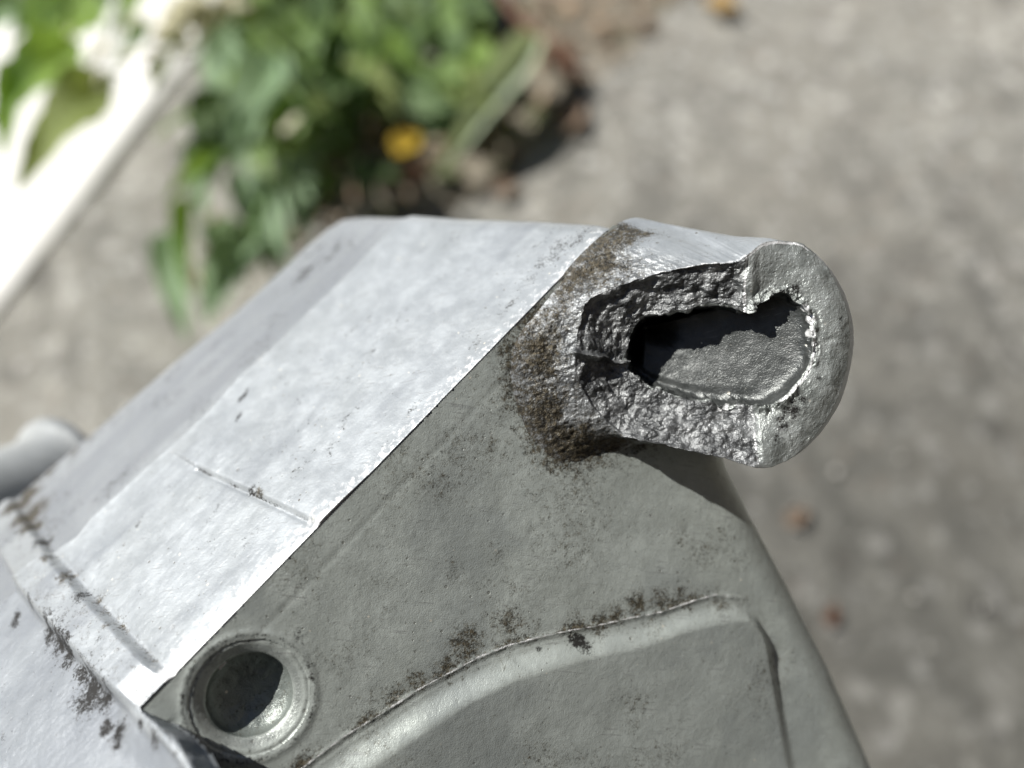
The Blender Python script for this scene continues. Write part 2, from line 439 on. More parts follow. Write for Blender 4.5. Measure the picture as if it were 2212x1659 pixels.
# bolt hole (turned)
prof = [(1.09, -0.10), (1.045, 0.015), (1.01, 0.04), (0.985, 0.03), (0.965, -0.04), (0.945, -0.13), (0.925, -0.14), (0.90, -0.12), (0.86, -0.22), (0.80, -0.36), (0.74, -0.50), (0.71, -0.60), (0.695, -0.80), (0.688, -1.0)]
prof += [(0.688 * math.cos(a), -1.0 - 1.9 * math.sin(a)) for a in np.linspace(0.06, 1.55, 26)]
prof.append((0.0, -2.91))
prof = [(r * R_H, z) for r, z in prof]
prof = np.array(prof); nA = 160
th = np.linspace(0, 2 * np.pi, nA, endpoint=False)
rr = prof[:, 0][:, None] * np.ones(nA); hh = prof[:, 1][:, None] * np.ones(nA)
uu = HC[0] + rr * np.cos(th); vv = HC[1] + rr * np.sin(th)
nz = fbm(np.dstack([uu * 1.3, vv * 1.3, hh * 1.3]), 3, 61)
hh = hh + 0.07 * nz * (1 + 1.2 * (prof[:, 1] < -1.1))[:, None]
uu = uu + 0.05 * nz * np.cos(th); vv = vv + 0.05 * nz * np.sin(th)
XH = F0 + uu[..., None] * UF + vv[..., None] * VF + hh[..., None] * NF
mh = np.zeros(uu.shape + (4,))
zz_ = prof[:, 1][:, None] * np.ones(nA); rr_ = prof[:, 0][:, None] / R_H * np.ones(nA)
mh[..., 1] = 0.35 * np.exp(-((rr_ - 0.90) / 0.05) ** 2) * (zz_ > -1)
mh[..., 2] = 0.25 * (rr_ < 0.86) * (zz_ > -.8)
mh[..., 0] = 0.22 * (zz_ <= -1.0)
FH = grid_faces(*uu.shape, periodic=True)[:, ::-1]
# orientation: make normals face the axis / outside
kb = int(np.argmax(prof[:, 1] < -0.8))
fr_ = FH[:, 0] // nA
bh = None
for nm, m_, mt_ in (('bolt_hole', fr_ < kb, M_CAST), ('bore', fr_ >= kb, cast_material('hole_metal', (0.24, 0.27, 0.255), 0.42, 0.4, 0.0001, .2))):
    v_, f_, a_ = subset(XH.reshape(-1, 3), FH, m_, mh.reshape(-1, 4))
    bh = cpart(nm, v_, f_, mt_, a_, parent=bh or casting)

# ------------------------------------------------------------------ top face (sheet with relief)
tp_px = [(308, 1533), (1327, 486), (1318, 474), (1290, 467), (1180, 462), (1000, 456), (850, 446), (760, 433), (720, 430), (675, 446), (630, 478), (590, 514), (470, 622), (320, 738), (160, 870),
         (45, 966), (-20, 1022), (-260, 1225), (-420, 1700), (-100, 2300), (480, 1850), (432, 1665), (385, 1592)]
tp = t_st(np.array(tp_px, float))
fr_px = t_st(np.array([(0, 1660.), (0, 1000.), (1420, 470.), (700, 420.), (300, 1560), (450, 1660)], float))
ss = axis_vals(tp[:, 0].min() - 8, tp[:, 0].max() + 8, fr_px[:, 0].min() - 1, tp[1, 0] + 4, 0.16, 1.5)
tv = axis_vals(tp[:, 1].min() - 4, tp[:, 1].max() + 10, -1.6, tp[:16, 1].max() + 5, 0.16, 1.5)
S_, T_ = np.meshgrid(ss, tv); st = np.dstack([S_, T_]); q3 = np.dstack([S_, T_, np.zeros_like(S_)])
d_t = sdf(st, tp)
rim_line = tp[1:19]
d_rim, _, _ = poly_dist(st, rim_line)
tr_line = np.vstack([tp[1] + (tp[1] - tp[0]), tp[0], tp[-1], tp[-2], tp[-3]])
d_rl, s_rl, _ = poly_dist(st, tr_line)
s_rl = np.where(inside(st, np.vstack([tr_line, [(-90, tp[-3, 1] - 20), (-90, 120), (tr_line[0, 0], 120)]])), 1, -1)
ridge_t = d_rl * s_rl - 0.02 * fbm(q3 * 0.9 + 3, 3, 71) - 0.03 * fbm(q3 * 3.0, 3, 72)
ht = 0.10 * fbm(q3 * 0.12, 3, 73) * sstep(0.2, 4.0, ridge_t) + 0.016 * fbm(q3 * 0.6, 4, 74) + 0.018 * fbm(q3 * 2.2, 3, 75)
# scratch-like relief running along the ridge
ht += 0.012 * fbm(np.dstack([S_ * 0.35, T_ * 4.0, T_ * 0]), 3, 76)
# stepped facet behind
step_px = [(60, 1232), (107, 1197), (165, 1160), (200, 1115), (250, 1070), (325, 1002), (390, 947), (450, 890), (515, 815), (560, 775), (600, 740), (650, 690), (700, 640), (745, 598), (800, 540)]
sl = t_st(np.array(step_px, float))
dS, sS, parS = poly_dist(st, np.vstack([sl[0] + (sl[0] - sl[3]) * 8, sl, sl[-1] + (sl[-1] - sl[-4]) * 3]))
dS = dS + 0.10 * fbm(q3 * 0.8, 3, 77)
far = np.where(sS > 0, dS, -dS)                     # positive beyond the step
if (far[np.unravel_index(np.argmax(T_ * (d_t > 0)), T_.shape)]) < 0: far = -far
endfade = sstep(tp[1, 0] + 0.0, tp[1, 0] - 16, S_)
ht += -endfade * (0.55 * sstep(-0.1, 0.45, far) + 0.16 * np.clip(far, 0, None))
ht += endfade * 0.05 * np.exp(-(far / 0.28) ** 2)
# far silhouette and end round-over
rr2 = 2.6
ee = np.where(d_t > 0, d_rim, -d_rim)
dr2 = np.where(ee < rr2, rr2 - np.sqrt(np.clip(rr2 ** 2 - np.clip(rr2 - ee, 0, rr2) ** 2, 0, None)), 0) * 0.75
dr2 = dr2 + np.where((d_t < 0), np.minimum(d_rim * 6, 40), 0) * (ridge_t > 0.3)
ht -= dr2
# lip and end face
la = t_st(np.array([(-130, 925), (0, 1075), (107, 1198), (200, 1300), (300, 1405), (365, 1465), (420, 1530)], float))
lb = t_st(np.array([(-160, 1010), (0, 1210), (75, 1308), (150, 1392), (225, 1470), (300, 1540), (340, 1590)], float))
dA, sA, _ = poly_dist(st, la); dB, sB, _ = poly_dist(st, lb)
ga = np.where(sA > 0, dA, -dA); gb = np.where(sB > 0, dB, -dB)
if ga[np.unravel_index(np.argmax(S_), S_.shape)] > 0: ga = -ga      # positive towards the lip / end
if gb[np.unravel_index(np.argmax(S_), S_.shape)] > 0: gb = -gb
jt = 0.12 * fbm(q3 * 0.7, 3, 81)
cfade = 0.25 + 0.75 * sstep(0.0, 4.0, ridge_t)
ht += cfade * (0.75 * sstep(-0.35, 0.45, ga + jt) - 1.7 * sstep(-0.4, 0.9, gb + jt * .8))
ht -= 0.12 * np.exp(-((ga + 0.5) / 0.5) ** 2)
# small ledge
lg = t_st(np.array([(425, 1008), (440, 1017), (535, 1060), (625, 1102), (690, 1133)], float))
dL, sL, pL = poly_dist(st, lg); gl = np.where(sL > 0, dL, -dL)
if gl[np.unravel_index(np.argmax(S_), S_.shape)] < 0: gl = -gl      # positive towards the lug
lfade = sstep(7.0, 2.0, dL)
ht += lfade * 0.26 * sstep(-0.32, 0.32, gl + 0.04 * fbm(q3 * 2, 2, 83))
ht -= lfade * 0.14 * np.exp(-((gl + 0.15) / 0.30) ** 2) * sstep(0, .1, pL) * sstep(1.0, .93, pL)
# ridge bevel
ht += 0.05 * sstep(1.6, 0.3, ridge_t)
ht -= np.where(ridge_t < 0.55, (0.55 - ridge_t) ** 2 * 0.15, 0) + np.where(ridge_t < 0, -ridge_t * 1.62, 0)
XT = RA + S_[..., None] * ST + T_[..., None] * TT + ht[..., None] * NTP
mt = np.zeros(S_.shape + (4,))
ws_ = 0.8 * fbm(q3 * 0.5, 4, 303, .6); wt_ = 0.8 * fbm(q3 * 0.5 + 31, 4, 304, .6)
def tblob(px, py, r, a=1.0, ch=0, sx=1.0, ang=0.0):
    c = t_st(np.array([[px, py]], float))[0]; r = r * 0.046
    du = S_ - c[0] + ws_ * min(1, r * 1.1); dv = T_ - c[1] + wt_ * min(1, r * 1.1); ca, sa = math.cos(ang), math.sin(ang)
    x = (du * ca + dv * sa) / sx; y = -du * sa + dv * ca
    mt[..., ch] = np.maximum(mt[..., ch], a * np.exp(-((x * x + y * y) / r ** 2)))
pits = [(185, 1475, 34), (175, 1500, 34), (215, 1500, 26), (215, 1565, 14), (245, 1570, 20), (135, 1405, 26), (100, 1355, 24), (120, 1380, 30), (160, 1450, 20), (300, 1560, 10), (20, 1325, 14), (240, 1600, 12), (330, 1600, 12), (70, 1300, 12)]
for (x, y, r) in pits: tblob(x, y, r * 1.25, .80, 1, 1.3, 1.2)
for (x, y, r, a) in [(30, 1090, 55, 1.1), (10, 1045, 50, 1.1), (45, 1120, 34, 1.0), (-10, 1070, 40, 1.1), (80, 1165, 24, .9), (30, 1000, 28, .9), (110, 1215, 22, .8), (150, 1255, 26, .8), (180, 1290, 24, .7), (215, 1290, 26, .5), (245, 1350, 22, .5),
                     (60, 985, 26, .8), (110, 945, 24, .75), (150, 910, 26, .7), (0, 1020, 30, .9), (90, 1150, 16, .6), (205, 835, 18, .5), (250, 800, 16, .5), (560, 1065, 14, .9), (545, 1060, 12, .9)]:
    tblob(x, y, r, a, 0 if (x + y) % 3 else 1)
for (x, y, r, a) in [(640, 560, 34, .6), (700, 520, 26, .55), (660, 510, 22, .5), (525, 855, 9, .95), (515, 900, 6, .9), (640, 870, 14, .35), (750, 905, 20, .4), (800, 760, 20, .35),
                     (860, 690, 16, .35), (1180, 560, 30, .45), (1210, 540, 30, .5), (1250, 520, 26, .5), (1150, 600, 22, .42), (1100, 660, 18, .42), (1030, 740, 16, .4), (900, 880, 16, .42),
                     (460, 1110, 12, .4), (300, 1130, 14, .4), (720, 965, 16, .35), (650, 1010, 14, .4), (980, 520, 30, .3)]:
    tblob(x, y, r, a, 1, 2.6, 0.25)
mt[..., 1] = np.maximum(mt[..., 1], 0.75 * lfade * np.exp(-((gl + 0.1) / 0.16) ** 2) * (.6 + .5 * vnoise(q3 * .6, 92)) * sstep(0, .06, pL) * sstep(1, .96, pL))  # groove dirt with the ledge's shadow line painted in
mt[..., 0] = np.maximum(mt[..., 0], 0.55 * np.exp(-((ga + 0.25) / 0.45) ** 2) * (0.7 + 0.5 * vnoise(q3 * .5, 88)))
lipm = sstep(-.2, .3, ga) * sstep(.3, -.2, gb)
mt[..., 0] = np.maximum(mt[..., 0], 0.22 * lipm)
mt[..., 1] = np.maximum(mt[..., 1], 0.34 * sstep(.15, .8, fbm(np.dstack([S_ * .25, T_ * .5, T_ * 0]), 4, 89)))
mt[..., 1] = np.maximum(mt[..., 1], 0.36 * endfade * sstep(.3, 2.5, far) * sstep(-.5, .6, fbm(q3 * .3, 4, 90)))
mt[..., 3] = np.maximum(mt[..., 3], 0.60 * sstep(6.5, 0.2, ridge_t) * (0.75 + 0.25 * sstep(30, 5, S_)) * (ga < 0.5))  # worn edge plus sun glare painted pale along the ridge
mt[..., 3] = np.maximum(mt[..., 3], 0.50 * endfade * np.exp(-(far / 0.20) ** 2) * (ga < 0) * np.clip(.45 + .8 * vnoise(q3 * .35, 91), 0, 1))
F_T = grid_faces(*S_.shape)
VT = XT.reshape(-1, 3); AT = mt.reshape(-1, 4); NTl = vnormals(VT, F_T)
if NTl.mean(0) @ NTP < 0: F_T = F_T[:, ::-1]; NTl = -NTl
fdt = d_t.reshape(-1)[F_T].mean(1); ft = T_.reshape(-1)[F_T].mean(1)
ffar = far.reshape(-1)[F_T].mean(1); fga = ga.reshape(-1)[F_T].mean(1); fgb = gb.reshape(-1)[F_T].mean(1)
fs = S_.reshape(-1)[F_T].mean(1)
frt = ridge_t.reshape(-1)[F_T].mean(1)
tpx = 1106 + FPX * VT[F_T[:, 0], 0] / -VT[F_T[:, 0], 2]
kt = (fdt > -6) & (tpx < 1345) & (frt > np.where(fgb > -0.6, -2.5, -0.40)) & ~((ft < 0.2) & (fs > tp[1, 0] + 0.3))
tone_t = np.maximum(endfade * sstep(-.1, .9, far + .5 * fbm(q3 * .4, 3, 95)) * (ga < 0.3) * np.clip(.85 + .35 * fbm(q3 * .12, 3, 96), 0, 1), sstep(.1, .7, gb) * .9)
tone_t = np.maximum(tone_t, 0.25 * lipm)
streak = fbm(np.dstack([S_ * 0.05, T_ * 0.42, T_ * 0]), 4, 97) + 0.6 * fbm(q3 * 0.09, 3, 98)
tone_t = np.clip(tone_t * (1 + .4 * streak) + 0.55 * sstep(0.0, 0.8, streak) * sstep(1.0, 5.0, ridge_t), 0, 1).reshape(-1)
reg = np.where(fgb > 0.3, 3, np.where(fga > 0, 2, np.where((ffar > 0.1), 1, 0)))
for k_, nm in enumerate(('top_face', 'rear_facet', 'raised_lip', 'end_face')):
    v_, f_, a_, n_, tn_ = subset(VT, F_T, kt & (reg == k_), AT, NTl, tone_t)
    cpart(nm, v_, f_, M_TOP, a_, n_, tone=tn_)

# ------------------------------------------------------------------ broken hollow lug (loft of traced loops)
LC = [(482, 960, 83.6), (505, 780, 83.5), (560, 650, 83.2), (740, 565, 82.8), (950, 500, 82.3), (1180, 462, 81.6), (1350, 447, 81.0), (1415, 405, 81.0), (1480, 352, 81.4), (1560, 333, 81.8),
      (1690, 347, 82.0), (1790, 422, 82.0), (1880, 545, 82.0), (1942, 700, 82.0), (1962, 860, 82.0), (1942, 1020, 82.0), (1898, 1180, 82.0), (1830, 1310, 82.0), (1740, 1425, 82.0), (1640, 1508, 81.8),
      (1530, 1556, 81.4), (1435, 1550, 81.2), (1260, 1505, 81.6), (1060, 1460, 82.3), (880, 1415, 83.2), (740, 1385, 84.2), (640, 1300, 84.4), (560, 1200, 84.2), (495, 1090, 83.9)]
LE = [(772, 1000, 85.2), (770, 900, 85.2), (790, 820, 84.8), (850, 757, 84.4), (960, 728, 83.9), (1110, 695, 83.3), (1300, 694, 82.7), (1414, 724, 82.4), (1455, 678, 82.3), (1520, 640, 82.2),
      (1595, 612, 82.0), (1665, 662, 82.0), (1712, 690, 81.9), (1742, 770, 81.7), (1758, 880, 81.6), (1750, 965, 81.6), (1718, 1050, 81.6), (1660, 1115, 81.7), (1600, 1172, 81.9), (1540, 1212, 82.2),
      (1480, 1225, 82.5), (1400, 1215, 82.8), (1250, 1210, 83.3), (1110, 1190, 83.8), (980, 1150, 84.3), (900, 1120, 84.7), (845, 1090, 85.0), (805, 1060, 85.1), (780, 1030, 85.2)]
fdp = lambda c: float(f_depth(c2q(np.array([c[:2]], float)))[0])
LA = [(95, 960, None), (150, 838, None), (225, 755, None), (350, 600, None), (485, 430, None), (665, 268, None), (790, 210, 88.5), (900, 226, 89.5), (1000, 268, 91), (1100, 420, 93), (1150, 520, 94),
      (1180, 600, 95), (1200, 700, 95), (1210, 800, 95), (1210, 900, 95), (1200, 1000, 95), (1180, 1080, 95), (1150, 1150, 95), (1120, 1220, 94), (1080, 1280, 94), (1040, 1330, 93), (1000, 1370, 92),
      (930, 1400, 90), (860, 1420, None), (760, 1450, None), (640, 1520, None), (400, 1600, None), (235, 1450, None), (120, 1200, None)]
LB = [(330, 960, -1.1), (350, 810, -1.2), (410, 690, -1.4), (555, 545, -1.6), (690, 405, -1.8), (810, 315, -2.0), (1000, 272, 87), (1180, 290, 85.5), (1330, 305, 84.6), (1480, 326, 84.2)]
LB += [None] * 11 + [(1330, 1500, 85.5), (1150, 1455, 86), (1000, 1432, 86), (850, 1408, 86), (690, 1410, -0.7), (520, 1410, -0.8), (400, 1300, -0.9), (340, 1130, -1.0)]
cen_c = np.array([1230., 930.])
def loop(L):
    o = []
    for k_, c in enumerate(L):
        if c is None:
            b = np.array(LC[k_][:2]); p = cen_c + (b - cen_c) * 0.93; o.append((*p, LC[k_][2] + 4.5)); continue
        d = c[2]
        if d is None: d = fdp(c) + 0.22
        elif d < 0: d = fdp(c) + d
        o.append((c[0], c[1], d))
    o = np.array(o); q = c2q(o[:, :2])
    return ray(q) * o[:, 2:3]
def resample(L, n):                                # periodic Catmull-Rom by station
    m = len(L); u = np.linspace(0, m, n, endpoint=False); i = np.floor(u).astype(int); f = (u - i)[:, None]
    g = lambda j: L[(i + j) % m]
    p0, p1, p2, p3_ = g(-1), g(0), g(1), g(2)
    return 0.5 * ((2 * p1) + (-p0 + p2) * f + (2 * p0 - 5 * p1 + 4 * p2 - p3_) * f ** 2 + (-p0 + 3 * p1 - 3 * p2 + p3_) * f ** 3)
NR = 756
A_, B_, C_, E_ = [resample(loop(L), NR) for L in (LA, LB, LC, LE)]
stn = np.linspace(0, 29, NR, endpoint=False)
_rw = sstep(6.6, 7.1, stn) * sstep(20.9, 20.3, stn); _cc = ray(c2q(cen_c)[None])[0] * 83.5
for L_, amp in ((C_, 0.16), (E_, 0.19)):
    rd = L_ - _cc; rd /= np.linalg.norm(rd, axis=1, keepdims=True)
    L_ += rd * ((amp * fbm(L_ * 0.9, 3, 401, .6) + amp * .6 * fbm(L_ * 2.6, 3, 402, .6)) * (1 - 0.5 * _rw))[:, None]
rimw = sstep(6.3, 7.3, stn) * sstep(20.9, 20.3, stn)          # 1 on the smooth rim
zc = np.array([0, 0, 1.0])
D1 = C_ * .66 + E_ * .34 + zc * (0.36 * rimw - 0.15 * (1 - rimw))[:, None]
D2 = C_ * .30 + E_ * .70 + zc * (0.30 * rimw - 0.25 * (1 - rimw))[:, None]
cen = ray(c2q(cen_c)[None])[0] * 83.5
wall = np.clip(sstep(8.5, 5.5, stn) + sstep(26.0, 28.5, stn), 0, 1)
E_c = np.stack([((E_[:, 0] / -E_[:, 2]) * FPX + 1106 - 1050.7) / .4, ((-E_[:, 1] / -E_[:, 2]) * FPX + 829.5 - 387.1) / .4], -1); E_d = -E_[:, 2]
tgt = np.array([860., 800.])
floor_d = lambda x: 82.0 + (1750 - x) / 950 * 6.2
def inner(f, dw, bow):
    f = f * (1 - 0.45 * wall) if f < .9 else f * np.ones(NR)
    c = E_c * (1 - f)[:, None] + tgt * f[:, None]
    d = wall * (E_d + dw) + (1 - wall) * (np.maximum(floor_d(c[:, 0]), E_d * (f < .9)) + bow)
    return ray(c2q(c)) * d[:, None]
G1, G2, G3, G4, G5 = inner(.07, 2.0, .35), inner(.26, 5.0, .6), inner(.52, 7.5, .8), inner(.80, 9.0, 1.2), inner(.995, 9.5, 3.2)
def seg(K, n, last=False):                         # Catmull-Rom through loops K
    K = [2 * K[0] - K[1]] + list(K) + [2 * K[-1] - K[-2]]
    rows = []
    for j in range(1, len(K) - 2):
        for a in np.linspace(0, 1, n[j - 1], endpoint=False):
            p0, p1, p2, p3_ = K[j - 1:j + 3]
            rows.append(0.5 * ((2 * p1) + (-p0 + p2) * a + (2 * p0 - 5 * p1 + 4 * p2 - p3_) * a * a + (-p0 + 3 * p1 - 3 * p2 + p3_) * a ** 3))
    if last: rows.append(K[-2])
    return rows
r1 = seg([A_, B_, C_], [44, 56]); r2 = seg([C_, D1, D2, E_], [32, 36, 32]); r3 = seg([E_, G1, G2, G3, G4, G5], [16, 30, 20, 8, 6], True)
XL = np.array(r1 + r2 + r3); n1, n2 = len(r1), len(r1) + len(r2)
nr = XL.shape[0]
F_L = grid_faces(nr, NR, True)
N0 = vnormals(XL.reshape(-1, 3), F_L).reshape(XL.shape)
ri = np.arange(nr)[:, None] * np.ones(NR)
rim2 = np.ones((nr, 1)) * rimw
body = (ri < n1).astype(float); bore = (ri >= n2).astype(float); face = 1 - body - bore
tb = np.clip(ri / n1, 0, 1); tf = np.clip((ri - n1) / (n2 - n1), 0, 1); tbo = np.clip((ri - n2) / 24., 0, 1)
stg = np.ones((nr, 1)) * stn
left_side = np.clip(sstep(22.6, 25.0, stg) + sstep(5.2, 3.4, stg), 0, 1)     # fillet side covered in dirt
# weights of broken-metal roughness
edge_fade = sstep(0.0, 0.10, tf) * face + body * sstep(0.90, 1.0, tb) * 0.6
wfrac = face * (1 - rim2) * np.clip(sstep(0.0, .06, tf) + .35, 0, 1) + bore * sstep(0.9, 0.15, tbo) * (1 - .6 * rim2)
n_a = fbm(XL * 0.55, 4, 101); n_b = fbm(XL * 1.5, 4, 102); n_c = fbm(XL * 4.2, 3, 103)
rid = 1 - np.abs(fbm(XL * 0.8 + 9, 4, 104)) * 2.2
tear = 1 - 2 * np.abs(fbm(np.stack([stg * 0.8 + n_a * .4, tf * 5.5 + n_a * .8, stg * 0], -1), 3, 107))
disp = wfrac * (0.62 * n_a + 0.07 * n_b + 0.04 * n_c + 0.20 * (rid - .4) + 0.12 * tear)
fil = body * left_side * sstep(0.05, 0.3, tb)
stri = fbm(np.stack([XL[..., 0] * .7 + XL[..., 1] * .5, XL[..., 1] * 3.2 - XL[..., 0] * 1.0, XL[..., 2] * 1.5], -1), 3, 105)
disp += fil * (0.16 * n_a + 0.14 * n_b + 0.06 * n_c + 0.10 * stri)
disp += (body * (1 - left_side)) * (0.05 * n_a + 0.02 * n_b + 0.015 * n_c)
disp += face * rim2 * (0.14 * n_a + 0.05 * n_b + 0.025 * n_c)
disp += bore * (0.05 * n_a + 0.02 * n_b)
# chipped edges between rim and broken faces
disp -= face * rim2 * sstep(0.72, 1.0, tf) * np.clip(0.2 + 0.9 * n_b + .6 * n_a, 0, 1) * 1.2
# crack on the left
crk = np.exp(-((stg - np.where(stg > 14, 29, 0) - 0.15 - 0.25 * fbm(XL * .6, 2, 106)) / 0.10) ** 2) * (face * 1.0 + body * sstep(.93, 1, tb))
disp -= 0.9 * crk
disp = disp * np.where(ri < 1, 0, 1)
XL2 = XL + N0 * disp[..., None]
VL = XL2.reshape(-1, 3); NL = vnormals(VL, F_L)
ml = np.zeros(XL.shape[:2] + (4,))
Xq = np.stack([XL[..., 0] / -XL[..., 2] * FPX + 1106, -XL[..., 1] / -XL[..., 2] * FPX + 829.5], -1)
up_clear = sstep(3.3, 4.0, stg) * sstep(12, 10, stg)
ml[..., 2] = np.clip(face * (1 - rim2) + bore * 0.12 + fil * 0.75 + face * rim2 * 0.5, 0, 1)
dq = fbm(XL * 0.35, 4, 110)
ml[..., 0] = body * left_side * np.clip(0.80 - 0.34 * sstep(.35, .9, tb) + 0.45 * dq, 0, 1)
ml[..., 0] = np.maximum(ml[..., 0], body * sstep(5.9, 5.2, stg) * sstep(2.2, 3.2, stg) * sstep(.62, .40, tb) * 0.85)
ml[..., 1] = face * (1 - rim2) * 0.16 + bore * 0.0
def lblob(px, py, r, a, ch, cond):
    d2 = (Xq[..., 0] - px) ** 2 + (Xq[..., 1] - py) ** 2
    ml[..., ch] = np.maximum(ml[..., ch], cond * a * np.exp(-d2 / r ** 2))
lblob(1712, 885, 26, .75, 1, face); lblob(1690, 910, 30, .6, 1, face); lblob(1735, 870, 18, .6, 1, face); lblob(1770, 815, 10, .6, 1, face); lblob(1680, 950, 24, .5, 1, face)
lblob(1680, 635, 26, .6, 1, face); lblob(1720, 625, 22, .6, 1, face); lblob(1820, 690, 10, .5, 1, face)
white = body * (1 - left_side) * sstep(4.6, 5.4, stg)
ml[..., 3] = np.maximum(ml[..., 3], 0.75 * np.exp(-((tf - 0.03) / 0.035) ** 2) * face * sstep(6.0, 7.2, stg) * sstep(12, 9.5, stg))
ml[..., 3] = np.maximum(ml[..., 3], 0.62 * np.exp(-((stg - 6.75) / 0.12) ** 2) * face)
ml[..., 3] = np.maximum(ml[..., 3], 0.50 * np.exp(-((stg - 20.7) / 0.14) ** 2) * face)
ml[..., 3] = np.maximum(ml[..., 3], 0.66 * np.exp(-((tf - 0.95) / 0.06) ** 2) * face * sstep(10.5, 12.5, stg) * sstep(19.5, 18, stg))
ml[..., 3] = np.maximum(ml[..., 3], 0.55 * body * sstep(0.93, 1.0, tb) * sstep(2.4, 3.2, stg) * sstep(8, 6.5, stg))
lblob(1738, 665, 12, .9, 3, face + bore); lblob(1752, 690, 14, .8, 3, face + bore); lblob(1750, 720, 14, .8, 3, face + bore); lblob(1758, 742, 10, .7, 3, face + bore)
lblob(1556, 880, 9, .9, 3, face + bore); lblob(1568, 872, 7, .9, 3, face + bore)
AL = ml.reshape(-1, 4)
fri = np.repeat(np.arange(nr - 1), NR); fst = np.tile(stn, nr - 1)
is_rim = (fst > 6.85) & (fst < 20.6)
lreg = np.where(fri < n1, 0, np.where(fri >= n2, 3, np.where(is_rim, 2, 1)))
if (NL.reshape(XL.shape)[n1 + 20, :].mean(0))[2] < 0: F_L = F_L[:, ::-1]; NL = -NL
for k_, nm in enumerate(('hollow_lug', 'fracture_surface', 'lug_rim', 'lug_bore')):
    v_, f_, a_, n_ = subset(VL, F_L, lreg == k_, AL, NL)
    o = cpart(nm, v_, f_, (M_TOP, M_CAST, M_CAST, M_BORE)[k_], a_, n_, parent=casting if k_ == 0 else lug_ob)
    if k_ == 0: lug_ob = o
    if nm == 'fracture_surface': o['label'] = 'rough glittering dark break round the lug opening'

# ------------------------------------------------------------------ support added under the casting, below the frame, down to the ground
def prism(rings):                                  # stack of equal rings -> closed tube with end caps
    rings = np.asarray(rings); m, n = rings.shape[:2]
    F = [tuple(f) for f in grid_faces(m, n, True)]
    V = list(map(tuple, rings.reshape(-1, 3)))
    return V, F + [tuple(range(n))[::-1], tuple((m - 1) * n + i for i in range(n))]
def no_mask(o):
    a = o.data.attributes.new('mask', 'FLOAT_COLOR', 'POINT'); a.data.foreach_set('color', np.zeros(len(o.data.vertices) * 4, np.float32)); return o
def obj(name, V, F, mat, parent=None, loc=(0, 0, 0), smooth=False):
    me = bpy.data.meshes.new(name); me.from_pydata([tuple(map(float, v)) for v in V], [], [tuple(map(int, f)) for f in F]); me.update()
    me.materials.append(mat)
    for p in me.polygons: p.use_smooth = smooth
    o = bpy.data.objects.new(name, me); o.location = loc; COL.objects.link(o)
    if parent is not None: o.parent = parent
    return o
core = to_world(F0 + np.array([u * UF + v * VF - 16 * NF for u, v in
        [(-8, -24), (12, -26), (26, -40), (34, -58), (20, -66), (-6, -64), (-24, -50), (-26, -34)]]))
rings = []
for t_, sc_ in [(0, .9), (.06, 1.0), (.5, 1.0), (.82, 1.05), (.86, 1.35), (1.0, 1.38)]:
    c0 = core.mean(0); r_ = c0 + (core - c0) * sc_
    r_ = r_.copy(); r_[:, 2] = r_[:, 2] * (1 - t_) + 0.0005 * t_
    rings.append(r_ - ROOT_C)
V, F = prism(rings)
no_mask(obj('added_support', V, F, M_CAST, casting))  # block added so the casting does not float above the ground

# round boss on the far side of the casting, at the left edge
bc = P(-75, 1120, 120); bax = np.array([0.35, 0.25, -0.9]); bax /= np.linalg.norm(bax)
b1 = np.cross(bax, [0, 0, 1]); b1 /= np.linalg.norm(b1); b2 = np.cross(bax, b1)
rings = []
for r_, z_ in [(0.5, 0.0), (5.0, 0.0), (6.6, 0.25), (7.2, 1.0), (7.4, 2.5), (7.4, 16), (8.5, 19), (9.5, 20)]:
    rings.append(to_world(np.array([bc + r_ * (math.cos(a) * b1 + math.sin(a) * b2) + z_ * bax - 4 * bax for a in np.linspace(0, 2 * np.pi, 48, endpoint=False)])) - ROOT_C)
V, F = prism(rings); no_mask(obj('round_boss', V, F, M_TOP2, casting, smooth=True))

